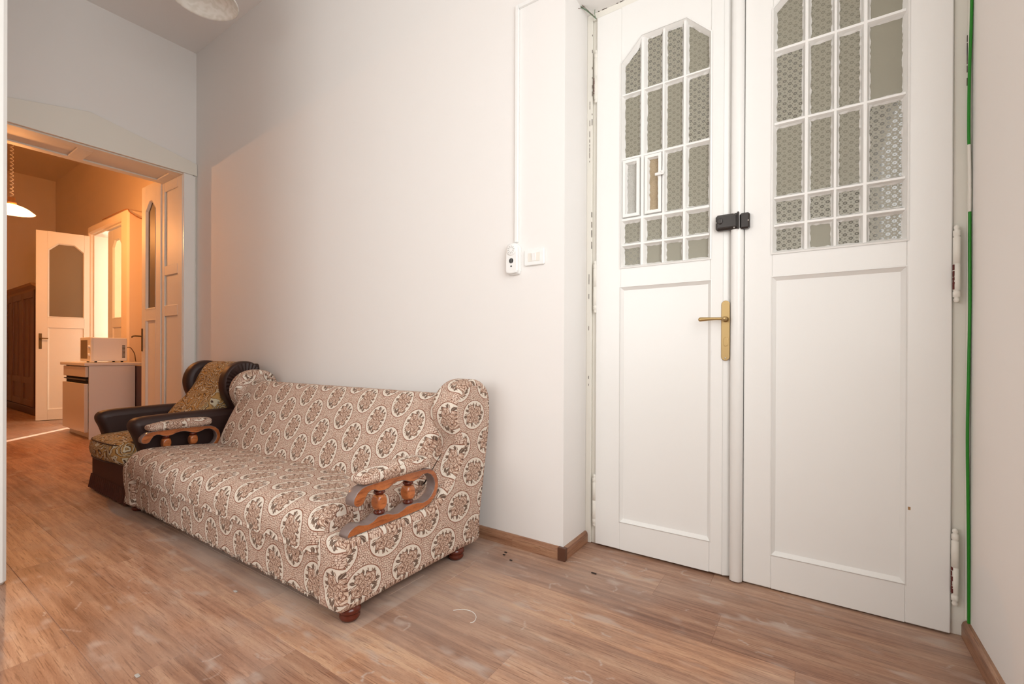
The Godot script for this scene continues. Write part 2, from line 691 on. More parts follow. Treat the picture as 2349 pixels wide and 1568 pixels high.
func gold_texture() -> void:
	# cut velvet of curling leaves in cream, gold and brown
	var n := 384
	var a := noise_bytes(n, n, 0.011, 1, 1, 5, 2)
	var b := noise_bytes(n, n, 0.011, 1, 1, 9, 2)
	var c := noise_bytes(n, n, 0.03, 1, 1, 33, 2)
	var data := PackedByteArray()
	data.resize(n * n * 3)
	for y in n:
		for x in n:
			var i := y * n + x
			var wx := (a[i] / 255.0 - 0.5) * 75.0
			var wy := (b[i] / 255.0 - 0.5) * 75.0
			var f := sin((x + wx) * TAU / 96.0) * sin((y + wy) * TAU / 96.0) + 0.9 * sin((x + y + wx - wy) * TAU / 128.0)
			var g := f * 1.05 + c[i] / 190.0
			var s := g - floorf(g)
			var col := Vector3(222, 206, 174)
			if s < 0.10:
				col = Vector3(62, 34, 18)
			elif s < 0.30:
				col = Vector3(134, 92, 46)
			elif s < 0.62:
				col = Vector3(198, 150, 84)
			elif s < 0.72:
				col = Vector3(150, 110, 66)
			data[i * 3] = int(col.x)
			data[i * 3 + 1] = int(col.y)
			data[i * 3 + 2] = int(col.z)
	var m := mat("gold_fabric", Color(0.92, 0.92, 0.92), 0.75)
	m.albedo_texture = tex(data, n, n)
	m.uv1_scale = Vector3(1.2, 1.2, 1)
	m.texture_repeat = true

func wood_textures() -> void:
	# five different laminate boards, one above the other, 1225 x 194 mm each
	var w := 1225
	var sh := 194
	var h := sh * 5
	var a := noise_bytes(w, h, 0.040, 40, 1, 3, 3)
	var b := noise_bytes(w, h, 0.012, 7, 1, 8, 3)
	var c := noise_bytes(w, h, 0.20, 30, 1, 14, 2)
	var e := noise_bytes(w, h, 0.010, 4, 1, 19, 3)
	var g := noise_bytes(w, h, 0.35, 6, 1, 23, 2)
	var data := PackedByteArray()
	data.resize(w * h * 3)
	var tones := [0.0, -0.09, 0.06, -0.03, 0.03]
	var dark := Vector3(142, 101, 79)
	var mid := Vector3(189, 146, 118)
	var light := Vector3(214, 177, 147)
	var grey := Vector3(158, 126, 108)
	for y in h:
		var s := y / sh
		var vy := y - s * sh
		var half := 0.06 if (vy > 120) != (s % 2 == 0) else -0.05
		for x in w:
			var i := y * w + x
			var na := a[i] / 255.0
			var nb := b[i] / 255.0
			var t: float = 0.54 + (na - 0.5) * 0.52 + (nb - 0.5) * 0.60 + tones[s] + half
			# growth-ring figure along the board
			var ring := sin(vy * 0.16 + nb * 34.0 + e[i] / 255.0 * 18.0)
			t += ring * 0.04
			var col := mid.lerp(light, clampf((t - 0.5) * 2.2, 0.0, 1.0)) if t > 0.5 else mid.lerp(dark, clampf((0.5 - t) * 2.0, 0.0, 1.0))
			var gr := clampf((0.42 - e[i] / 255.0) * 1.6, 0.0, 0.35)
			col = col.lerp(grey, gr)
			if c[i] < 84:
				col = col.lerp(Vector3(110, 72, 52), clampf((84 - c[i]) / 70.0, 0.0, 0.5))
			var fine := (g[i] / 255.0 - 0.5) * 22.0
			col += Vector3(fine, fine, fine)
			data[i * 3] = clampi(int(col.x), 0, 255)
			data[i * 3 + 1] = clampi(int(col.y), 0, 255)
			data[i * 3 + 2] = clampi(int(col.z), 0, 255)
	var ft := tex(data, w, h)
	# dust, scrapes and plaster smears lying on the floor, over the hallway
	var dw := 1024
	var dh := 512
	var d1 := noise_bytes(dw, dh, 0.009, 1, 1, 41, 3)
	var d2 := noise_bytes(dw, dh, 0.06, 3, 1, 42, 3)
	var d3 := noise_bytes(dw, dh, 0.03, 1, 1, 43, 3)
	var md := PackedByteArray()
	md.resize(dw * dh)
	for y in dh:
		var wz := -2.3 + 2.8 * y / dh
		for x in dw:
			var wx := -5.0 + 5.6 * x / dw
			var i := y * dw + x
			var base := clampf((d1[i] / 255.0 - 0.38) * 0.6, 0.0, 0.28)
			# thicker where nobody walks: beside and under the sofa, along the wall and in the corners
			var near := clampf(1.0 - Vector2((wx + 1.15) / 0.75, (wz + 1.6) / 0.75).length(), 0.0, 1.0)
			if wx > -3.5 and wx < -1.3 and wz < -0.93:
				near = maxf(near, 0.9)
			near = maxf(near, clampf(1.0 - absf(wz + 0.93) / 0.16, 0.0, 1.0) * (0.55 if wx < -1.2 and wx > -3.6 else 0.0))
			near = maxf(near, clampf(1.0 - absf(wx - 0.40) / 0.25, 0.0, 1.0) * 0.45)
			base = maxf(base, near * clampf(0.35 + (d1[i] / 255.0 - 0.3) * 0.9, 0.0, 0.75))
			var sm := clampf((d2[i] / 255.0 - 0.62) * 3.0, 0.0, 0.55) * clampf((d3[i] / 255.0 - 0.42) * 3.0, 0.0, 1.0)
			md[i] = int(255.0 * clampf(base + sm, 0.0, 0.85))
	var mim := Image.create_from_data(dw, dh, false, Image.FORMAT_L8, md)
	var rg := RandomNumberGenerator.new()
	rg.seed = 77
	for k in 420:
		# thin curved scrapes
		var p := Vector2(rg.randf() * dw, rg.randf() * dh)
		if rg.randf() < 0.35:
			p = Vector2(rg.randf_range(600, 1000), rg.randf_range(20, 330))
		var dir := rg.randf_range(-0.9, 0.9) + (PI if rg.randf() < 0.5 else 0.0)
		var bend := rg.randf_range(-0.25, 0.25)
		var strength := rg.randf_range(0.25, 0.8)
		for q in rg.randi_range(3, 16):
			p += Vector2.from_angle(dir) * 1.0
			dir += bend
			if p.x < 1 or p.y < 1 or p.x > dw - 2 or p.y > dh - 2:
				break
			mim.set_pixel(int(p.x), int(p.y), Color(strength, strength, strength))
	# the dust's colour, with its thickness as alpha
	var lm := mim.get_data()
	var da := PackedByteArray()
	da.resize(dw * dh * 4)
	for i in dw * dh:
		da[i * 4] = 190
		da[i * 4 + 1] = 172
		da[i * 4 + 2] = 160
		da[i * 4 + 3] = lm[i]
	var dt := tex(da, dw, dh, Image.FORMAT_RGBA8)
	var tones2 := [Color(0.95, 0.94, 0.93), Color(0.88, 0.855, 0.84), Color(0.97, 0.945, 0.91), Color(0.84, 0.80, 0.78), Color(0.92, 0.90, 0.90)]
	for k in 5:
		var m := mat("floor_board_%d" % k, tones2[k], 0.42)
		m.albedo_texture = ft
		m.detail_enabled = true
		m.detail_blend_mode = BaseMaterial3D.BLEND_MODE_MIX
		m.detail_albedo = dt
		m.detail_uv_layer = BaseMaterial3D.DETAIL_UV_2
		m.uv2_scale = Vector3(1.0 / 5.6, 1.0 / 2.8, 1)
		m.uv2_offset = Vector3(5.0 / 5.6, 2.3 / 2.8, 0)
	var bb := mat("oak_strip", Color(0.84, 0.79, 0.75), 0.4)
	bb.albedo_texture = ft
	bb.uv1_scale = Vector3(1.0 / 1.225, 1.0 / 0.97, 1)
	var aw := mat("arm_wood", Color(0.98, 0.74, 0.50), 0.28)
	aw.albedo_texture = ft
	aw.uv1_scale = Vector3(1.3, 0.5, 1)
	aw.clearcoat_enabled = true
	aw.clearcoat = 0.4
	aw.clearcoat_roughness = 0.2

func glass_textures() -> void:
	# etched glass: matt ground with clear daisies in a lattice, 60 x 60 mm repeat holding two daisies
	var n := 192
	for kind in 3:
		var al := PackedByteArray()
		var ro := PackedByteArray()
		var co := PackedByteArray()
		al.resize(n * n * 3)
		ro.resize(n * n)
		co.resize(n * n)
		for y in n:
			for x in n:
				var i := y * n + x
				var f := 0.0
				for cxy in [[0.25, 0.25], [0.75, 0.75], [0.25, 0.75], [0.75, 0.25]]:
					var dx: float = x / float(n) - cxy[0]
					var dy: float = y / float(n) - cxy[1]
					var d := sqrt(dx * dx + dy * dy)
					var an := atan2(dy, dx)
					if cxy[0] == cxy[1]:
						if d > 0.06 and d < 0.20 and absf(sin(an * 4.0)) > 0.25:
							f = 1.0
					else:
						if d < 0.10 and d > 0.03 and absf(sin(an * 2.0)) < 0.9:
							f = 0.8
				for cxy in [[0.5, 0.0], [0.0, 0.5], [0.5, 1.0], [1.0, 0.5], [0.5, 0.5], [0.0, 0.0], [1.0, 1.0], [1.0, 0.0], [0.0, 1.0]]:
					var dx: float = x / float(n) - cxy[0]
					var dy: float = y / float(n) - cxy[1]
					if dx * dx * 1.7 + dy * dy < 0.0035:
						f = maxf(f, 0.75)
				var k: float = [0.42, 0.16, 0.0][kind]
				var base := Vector3(174, 169, 154)
				var c := base * (1.0 - f * k)
				al[i * 3] = int(c.x)
				al[i * 3 + 1] = int(c.y)
				al[i * 3 + 2] = int(c.z)
				co[i] = int(255.0 * f)
				ro[i] = int(255.0 * lerpf(0.42, 0.05, f * [1.0, 0.55, 0.1][kind]))
		var m := mat(["daisy_glass", "faint_glass", "plain_glass"][kind], Color(0.86, 0.86, 0.84), 1.0)
		m.albedo_texture = tex(al, n, n)
		m.roughness_texture = tex(ro, n, n, Image.FORMAT_L8)
		m.roughness_texture_channel = BaseMaterial3D.TEXTURE_CHANNEL_RED
		m.metallic_specular = 1.0 if kind == 0 else 0.5
		m.uv1_scale = Vector3(1.0 / 0.036, 1.0 / 0.030, 1)
		if kind == 0:
			m.clearcoat_enabled = true
			m.clearcoat = 1.0
			m.clearcoat_roughness = 0.02
			m.clearcoat_texture = tex(co, n, n, Image.FORMAT_L8)
	var m2 := mat("frost_glass", Color(0.74, 0.73, 0.70), 0.2)
	var nt := NoiseTexture2D.new()
	var nz := FastNoiseLite.new()
	nz.seed = 4
	nz.frequency = 0.06
	nz.domain_warp_enabled = true
	nz.domain_warp_amplitude = 40.0
	nt.noise = nz
	nt.width = 256
	nt.height = 256
	m2.heightmap_enabled = true
	m2.heightmap_texture = nt
	m2.heightmap_scale = 0.35
	m2.uv1_scale = Vector3(6, 6, 6)
	var m3 := mat("amber_glass", Color(0.70, 0.62, 0.50), 0.25)
	m3.heightmap_enabled = true
	m3.heightmap_texture = nt
	m3.heightmap_scale = 0.3
	m3.uv1_scale = Vector3(9, 9, 9)

func alabaster() -> void:
	var n := 256
	var a := noise_bytes(n, n, 0.012, 1, 1, 51, 3)
	var data := PackedByteArray()
	data.resize(n * n * 3)
	for y in n:
		for x in n:
			var s := 0.5 + 0.5 * sin(y * TAU / 86.0 + a[y * n + x] / 22.0)
			var c := Vector3(234, 230, 220).lerp(Vector3(246, 243, 236), s)
			var o := (y * n + x) * 3
			data[o] = int(c.x)
			data[o + 1] = int(c.y)
			data[o + 2] = int(c.z)
	var t := tex(data, n, n)
	var m := mat("alabaster_glass", Color(1, 1, 1), 0.18)
	m.albedo_texture = t
	m.uv1_scale = Vector3(4, 6, 1)
	m.backlight_enabled = true
	m.backlight = Color(0.55, 0.54, 0.50)
	var m2 := mat("glowing_alabaster_glass", Color(1, 1, 1, 0.32), 0.3)
	m2.transparency = BaseMaterial3D.TRANSPARENCY_ALPHA
	m2.albedo_texture = t
	m2.uv1_scale = Vector3(4, 6, 1)
	m2.backlight_enabled = true
	m2.backlight = Color(1.0, 0.94, 0.82)
	m2.emission_enabled = true
	m2.emission = Color(1.0, 0.93, 0.82)
	m2.emission_energy_multiplier = 2.2

# ---------------------------------------------------------------- walls, ceiling, windows
const XL := -4.753
const ZB := -1.87
const CE := 3.70

func boxes(list: Array, bev := 0.0) -> ArrayMesh:
	var b := B.new(-1)
	for e in list:
		b.box(Vector3(e[0], e[2], e[4]), Vector3(e[1], e[3], e[5]), bev)
	return b.done()

func build_shell() -> void:
	struct("wall_back", boxes([[XL, -0.955, 0, CE, -2.25, ZB], [-0.955, 0.44, 2.65, CE, -2.25, ZB]]), M.wall_paint, "long white plastered wall behind the sofa", "wall")
	struct("wall_right", boxes([[0.44, 0.64, 0, CE, -2.25, -1.23], [0.44, 0.64, 0, CE, 0.63, 2.2], [0.44, 0.64, 0, 0.93, -1.23, 0.63], [0.44, 0.64, 2.70, CE, -1.23, 0.63]]), M.wall_paint, "white wall at the right, beside the wide door leaf", "wall")
	struct("wall_rear", boxes([[-2.94, -2.65, 0, CE, 2.0, 2.2], [-1.15, 0.44, 0, CE, 2.0, 2.2], [-2.65, -1.15, 0, 0.93, 2.0, 2.2], [-2.65, -1.15, 2.43, CE, 2.0, 2.2]]), M.wall_paint, "white wall behind the camera with an added window", "wall")
	struct("wall_front", boxes([[XL, -2.76, 0, CE, -0.386, -0.186], [-2.94, -2.76, 0, CE, -0.186, 2.0]]), M.wall_paint, "white wall facing the sofa at its left end", "wall")
	struct("trim_1", boxes([[-2.84, -2.737, 0, 3.69, -0.40, -0.172]], 0.012), M.door_paint, "white casing at the extreme left edge of the view", "trim")
	struct("ceiling", boxes([[XL, 0.64, CE, CE + 0.15, -2.25, 2.2]]), M.ceiling_paint, "plain white ceiling of the hallway", "ceiling")
	struct("wall_left", boxes([[-5.21, XL, 0, 4.12, -2.53, -1.778], [-5.21, XL, 0, 4.12, -0.478, 1.4], [-5.21, XL, 2.574, 4.12, -1.778, -0.478]]), M.wall_paint, "white end wall with the wide opening to the next room", "wall")
	# unseen lobby added behind the double door to stop light leaking in
	struct("wall_added_lobby", boxes([[-1.3, -1.2, 0, 3.0, -3.0, -2.25], [0.64, 0.74, 0, 3.0, -3.0, -2.25], [-1.3, 0.74, 0, 3.0, -3.1, -3.0], [-1.3, 0.74, 2.9, 3.0, -3.0, -2.25]]), M.wall_paint, "unseen lobby walls added behind the double door against light leaks", "wall")
	# next room
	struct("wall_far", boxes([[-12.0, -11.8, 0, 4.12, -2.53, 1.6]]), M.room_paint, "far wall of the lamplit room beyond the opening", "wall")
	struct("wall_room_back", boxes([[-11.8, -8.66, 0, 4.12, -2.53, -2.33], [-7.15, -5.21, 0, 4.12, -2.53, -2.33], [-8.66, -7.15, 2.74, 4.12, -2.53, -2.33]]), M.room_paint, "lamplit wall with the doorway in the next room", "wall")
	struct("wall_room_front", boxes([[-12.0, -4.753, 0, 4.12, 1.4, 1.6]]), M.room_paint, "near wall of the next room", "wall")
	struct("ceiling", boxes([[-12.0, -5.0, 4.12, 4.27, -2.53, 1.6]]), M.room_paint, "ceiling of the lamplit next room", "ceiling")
	# sunny room behind the far doorway
	struct("wall_sunny_room", boxes([[-12.2, -12.0, 0, CE, -4.8, -2.35], [-6.6, -6.4, 0, CE, -4.8, -2.35], [-12.2, -11.25, 0, CE, -4.8, -4.6], [-9.75, -6.4, 0, CE, -4.8, -4.6], [-11.25, -9.75, 0, 0.85, -4.8, -4.6], [-11.25, -9.75, 2.75, CE, -4.8, -4.6], [-12.2, -11.8, 0, CE, -2.53, -2.33]]), M.wall_paint, "white walls of the sunny room behind the far doorway", "wall")
	struct("ceiling", boxes([[-12.2, -6.4, CE, CE + 0.15, -4.8, -2.352]]), M.ceiling_paint, "ceiling of the sunny room behind the far doorway", "ceiling")
	window("window_1", Vector3(0.58, 0.93, -0.30), PI / 2, 1.86, 1.77, "white two-sash window in the right wall beside the camera")
	window("window_2", Vector3(-1.9, 0.93, 2.12), 0.0, 1.5, 1.5, "white two-sash window added unseen in the wall behind the camera for fill light")  # unseen window added to carry the rear fill light
	window("window_3", Vector3(-10.5, 0.85, -4.72), 0.0, 1.5, 1.9, "white window of the sunny far room")
	baseboards()

func window(called: String, at: Vector3, turn: float, w: float, h: float, label: String) -> void:
	var o := thing(called, label, "window", at, "", "structure")
	o.rotation.y = turn
	put("window_frame", boxes([[-w / 2, -w / 2 + 0.06, 0, h, -0.03, 0.03], [w / 2 - 0.06, w / 2, 0, h, -0.03, 0.03], [-w / 2 + 0.06, w / 2 - 0.06, 0, 0.06, -0.03, 0.03], [-w / 2 + 0.06, w / 2 - 0.06, h - 0.06, h, -0.03, 0.03], [-0.045, 0.045, 0.06, h - 0.06, -0.03, 0.03]], 0.004), M.door_paint, o, true)
	for s in [-1.0, 1.0]:
		put("pane", bx(Vector3(s * 0.045, 0.06, -0.003), Vector3(s * (w / 2 - 0.06), h - 0.06, 0.003), 0.0), M.clear_glass, o, true)

func baseboards() -> void:
	var prof := PackedVector2Array([Vector2(0, 0), Vector2(0.016, 0), Vector2(0.016, 0.040), Vector2(0.013, 0.051), Vector2(0.007, 0.057), Vector2(0, 0.058)])
	var p := PackedVector2Array()
	for e in prof:
		p.append(Vector2(ZB + e.x, e.y))
	struct("baseboard_back", prism(p, 0, XL, -0.972, 0.0, 1), M.oak_strip, "wood-look skirting strip along the wall behind the sofa", "baseboard")
	p = PackedVector2Array()
	for e in prof:
		p.append(Vector2(-0.955 + e.x, e.y))
	struct("baseboard_reveal", prism(p, 2, -2.112, -1.8745, 0.003, 2), M.oak_strip, "short wood-look skirting strip in the door recess", "baseboard")
	var c := prism(PackedVector2Array([Vector2(-0.974, -1.8518), Vector2(-0.9362, -1.8518), Vector2(-0.9362, -1.874), Vector2(-0.9542, -1.874), Vector2(-0.9542, -1.869), Vector2(-0.974, -1.869)]), 1, 0.0, 0.060, 0.002, 1)
	struct("trim_2", c, M.dark_wood_strip, "dark plastic corner cap of the skirting at the door recess", "trim")
	p = PackedVector2Array()
	for e in prof:
		p.append(Vector2(0.44 - e.x * 1.15, e.y))
	struct("baseboard_right", prism(p, 2, -2.118, 2.0, 0.004, 2), M.oak_strip, "wood-look skirting strip along the right wall", "baseboard")

# ---------------------------------------------------------------- floor
func build_floor() -> void:
	var fl := thing("floor", "dusty oak-look laminate floor of long boards", "floor", Vector3.ZERO, "", "structure")
	put("subfloor", boxes([[-12.2, 0.64, -0.12, -0.0082, -4.8, 2.2]]), M.dark_gap, fl)
	put("floor_slab", boxes([[-5.21, 0.64, -0.0081, 0.0, 0.338, 2.2], [-12.0, -5.21, -0.0081, 0.0, 0.144, 1.6]]), M.floor_board_0, fl)
	put("floor_slab", boxes([[-12.2, -6.4, -0.0081, 0.0, -4.8, -2.27]]), M.floor_board_2, fl)
	var butt := {0: -2.60, -1: -1.65, 1: -1.74, 2: -0.787, 5: -0.275, 7: -0.35}
	for k in range(-5, 9):
		var z1 := -0.633 - 0.194 * k
		var z0 := z1 - 0.194
		if k == 8:
			z0 = -2.26
		var first: float = butt.get(k, -2.6 + 0.37 * ((k * 5) % 4) + 0.11)
		strip(fl, -5.175, 0.44, z0, z1, first)
		if k >= -4:
			strip(fl, -11.82, -5.178, z0, z1, first - 0.43)

func strip(fl: Node3D, xa: float, xb: float, z0: float, z1: float, butt: float) -> void:
	var x := butt - ceilf((butt - xa) / 1.225) * 1.225
	while x < xb:
		var x0 := maxf(x, xa)
		var x1 := minf(x + 1.225, xb)
		var s := rng.randi_range(0, 4)
		var t := rng.randi_range(0, 4)
		if x1 - x0 > 0.01:
			put("plank", plank(x0, x1, z0, z1, (x0 - x) / 1.225, s, rng.randf() < 0.5), M["floor_board_%d" % t], fl)
		x += 1.225

func plank(x0: float, x1: float, z0: float, z1: float, u0: float, s: int, flip: bool) -> ArrayMesh:
	var b := B.new(-1)
	var e := 0.0011
	var d := 0.0010
	var uv := func(p: Vector3) -> Vector2:
		var u := u0 + (p.x - x0) / 1.225
		var v := clampf((p.z - z0) / 0.194, 0.012, 0.988)
		if flip:
			u = 1.0 - u
			v = 1.0 - v
		return Vector2(clampf(u, 0.002, 0.998), (s + v) / 5.0)
	var c := [Vector3(x0 + e, 0, z0 + e), Vector3(x1 - e, 0, z0 + e), Vector3(x1 - e, 0, z1 - e), Vector3(x0 + e, 0, z1 - e)]
	var o := [Vector3(x0, -d, z0), Vector3(x1, -d, z0), Vector3(x1, -d, z1), Vector3(x0, -d, z1)]
	var g := []
	for q in o:
		g.append(Vector3(q.x, -0.008, q.z))
	b.quaduv(c[0], c[1], c[2], c[3], uv.call(c[0]), uv.call(c[1]), uv.call(c[2]), uv.call(c[3]), Vector3.UP)
	for i in 4:
		var j := (i + 1) % 4
		var n: Vector3 = (o[i] + o[j]) * 0.5 - (c[0] + c[2]) * 0.5
		n.y = 0
		b.quaduv(c[i], c[j], o[j], o[i], uv.call(c[i]), uv.call(c[j]), uv.call(o[j]), uv.call(o[i]), n.normalized() + Vector3.UP)
		b.quaduv(o[i], o[j], g[j], g[i], uv.call(o[i]), uv.call(o[j]), uv.call(o[j]), uv.call(o[i]), n)
	return b.done()

# ---------------------------------------------------------------- doors
func window_outline(w: Array) -> PackedVector2Array:
	# x0, x1, y0, y1, chamfer
	if w[4] <= 0.0:
		return rect(w[0], w[1], w[2], w[3])
	return PackedVector2Array([Vector2(w[0], w[2]), Vector2(w[1], w[2]), Vector2(w[1], w[3] - w[4]), Vector2(w[1] - w[4], w[3]), Vector2(w[0] + w[4], w[3]), Vector2(w[0], w[3] - w[4])])

# joinery of one door leaf in its own axes: front face at z = 0, back at z = -th
func leaf(o: Node3D, x0: float, x1: float, y0: float, y1: float, th: float, w: Array, pn: Array, paint: Material) -> void:
	put("stile", bx(Vector3(x0, y0, -th), Vector3(w[0], y1, 0)), paint, o, true)
	put("stile", bx(Vector3(w[1], y0, -th), Vector3(x1, y1, 0)), paint, o, true)
	put("rail", bx(Vector3(w[0], y0, -th), Vector3(w[1], pn[2], -0.0004), 0.001), paint, o, true)
	put("rail", bx(Vector3(w[0], pn[3], -th), Vector3(w[1], w[2], -0.0004), 0.001), paint, o, true)
	var ch: float = w[4]
	var top := PackedVector2Array([Vector2(w[0], w[3] - ch), Vector2(w[0], y1), Vector2(w[1], y1), Vector2(w[1], w[3] - ch), Vector2(w[1] - ch, w[3]), Vector2(w[0] + ch, w[3])])
	if ch <= 0.0:
		top = rect(w[0], w[1], w[3], y1)
	put("rail", prism(top, 2, -th, -0.0004, 0.0, 1), paint, o, true)
	var pb := rect(pn[0], pn[1], pn[2], pn[3])
	put("panel", bx(Vector3(pn[0] - 0.002, pn[2] - 0.002, -th * 0.5 - 0.006), Vector3(pn[1] + 0.002, pn[3] + 0.002, -th * 0.5 + 0.006), 0.0), paint, o, true)
	put("panel_moulding", bead(pb, 0.014, 0.0005, -th * 0.5 + 0.006, 0.004), paint, o, true)

func pane_with_putty(o: Node3D, poly: PackedVector2Array, zg: float, zm: float, glass: Material, wob := 0.0025) -> void:
	var p := put("pane", prism(inset(poly, 0.002), 2, zg - 0.004, zg, 0.0, 1), glass, o, true)
	var dense := PackedVector2Array()
	for i in poly.size():
		var a := poly[i]
		var c := poly[(i + 1) % poly.size()]
		var n := maxi(2, int(a.distance_to(c) / 0.011))
		for k in n:
			dense.append(a.lerp(c, float(k) / n))
	var ins := outward(dense)
	var inner := PackedVector2Array()
	for i in dense.size():
		inner.append(dense[i] - ins[i] * (0.0045 + rng.randf_range(-0.0012, wob)))
	var b := B.new(-1)
	bead_in(b, dense, inner, zm, zg + 0.0006)
	put("putty", b.done(), M.putty, p, true)

func build_double_door() -> void:
	var zf := -2.10
	# frame: jambs, head and the boards closing the recess
	var fr := thing("trim_3", "white painted frame of the double door with chipped paint", "trim", Vector3(0, 0, zf), "", "structure")
	put("jamb", bx(Vector3(-0.955, 0, -0.15), Vector3(-0.925, 2.65, -0.012)), M.old_paint, fr, true)
	put("jamb", bx(Vector3(-0.925, 0, -0.15), Vector3(-0.9005, 2.615, -0.022)), M.old_paint, fr, true)
	put("jamb", bx(Vector3(0.3945, 0, -0.15), Vector3(0.44, 2.65, -0.018)), M.old_paint, fr, true)
	put("bead", bx(Vector3(0.4285, 0.06, -0.018), Vector3(0.4398, 2.65, -0.006), 0.004), M.old_paint, fr, true)
	put("head", bx(Vector3(-0.925, 2.615, -0.15), Vector3(0.3945, 2.65, -0.012)), M.old_paint, fr, true)
	put("stop", bx(Vector3(-0.9005, 0.004, -0.15), Vector3(-0.880, 2.615, -0.045)), M.old_paint, fr, true)
	for q in [[-0.9395, 1.0, 0.9], [-0.9385, 2.05, 0.35], [-0.9265, 2.30, 0.5], [-0.9262, 1.55, 0.2], [0.4280, 1.95, 0.2]]:
		var yy: float = q[1]
		for k in 9:
			var l := rng.randf_range(0.006, 0.03)
			var y := yy + (rng.randf() - 0.5) * float(q[2])
			put("paint_chip", bx(Vector3(q[0] - 0.0012, y, -0.0135), Vector3(q[0] + 0.0010, y + l, -0.0112), 0.0), M.chip, fr, true)
	for k in 14:
		var x := -0.90 + rng.randf() * 0.33
		put("paint_chip", bx(Vector3(x, 2.6475, -0.0135), Vector3(x + rng.randf_range(0.004, 0.02), 2.6505, -0.0112), 0.0), M.chip, fr, true)

	# narrow (left) leaf
	var d1 := thing("door_1", "left leaf of the white double door with brass lever and small vent pane", "door", Vector3(0, 0, zf), "", "structure")
	var w1 := [-0.770, -0.371, 1.363, 2.437, 0.100]
	leaf(d1, -0.897, -0.318, 0.010, 2.610, 0.042, w1, [-0.772, -0.367, 0.143, 1.268], M.door_paint)
	put("edge_strip", prism(PackedVector2Array([Vector2(-0.318, -0.042), Vector2(-0.289, -0.042), Vector2(-0.289, -0.014), Vector2(-0.318, -0.0005)]), 1, 0.010, 2.610, 0.0, 1), M.door_paint, d1, true)
	glazing(d1, w1, [[-0.669, 0.026], [-0.5725, 0.016], [-0.480, 0.020]], [[2.187, 0.014], [1.880, 0.018], [1.590, 0.022], [1.469, 0.018]], 0)
	vent(d1)
	for y in [2.195, 1.150, 0.090]:
		hinge(d1, Vector3(-0.903, y, -0.006), y > 2.0)
	handle(d1)
	lock_body(d1)
	# rounded cover strip where the leaves meet
	var bar := PackedVector2Array([Vector2(-0.290, -0.014), Vector2(-0.288, 0.012), Vector2(-0.279, 0.019), Vector2(-0.264, 0.0215), Vector2(-0.252, 0.019), Vector2(-0.2425, 0.010), Vector2(-0.2405, -0.003), Vector2(-0.2405, -0.014)])
	put("cover_strip", prism(bar, 1, 0.004, 2.610, 0.003, 2, true), M.door_paint, d1, true)

	# wide-looking (right) leaf
	var d2 := thing("door_2", "right leaf of the white double door with big painted hinges", "door", Vector3(0, 0, zf), "", "structure")
	var w2 := [-0.137, 0.274, 1.357, 2.437, 0.100]
	leaf(d2, -0.2385, 0.3925, 0.006, 2.610, 0.042, w2, [-0.138, 0.274, 0.142, 1.261], M.door_paint)
	glazing(d2, w2, [[-0.025, 0.020], [0.067, 0.016], [0.1565, 0.021]], [[2.171, 0.020], [1.876, 0.018], [1.578, 0.017], [1.467, 0.017]], 1)
	for y in [2.195, 1.126, 0.105]:
		hinge(d2, Vector3(0.4015, y, 0.004), y < 1.5)
	# keeper of the rim lock
	put("lock_keeper", bx(Vector3(-0.2535, 1.466, -0.002), Vector3(-0.217, 1.531, 0.028), 0.006), M.iron, d2, true)
	put("screw", lathe([Vector2(0, 0.0295), Vector2(0.0025, 0.0295), Vector2(0.003, 0.028)], Vector3(-0.222, 1.497, 0), 10, true, 2), M.steel, d2, true)
	put("knock_mark", bx(Vector3(0.281, 0.405, -0.001), Vector3(0.288, 0.416, 0.0006), 0.0), M.pale_wood, d2, true)

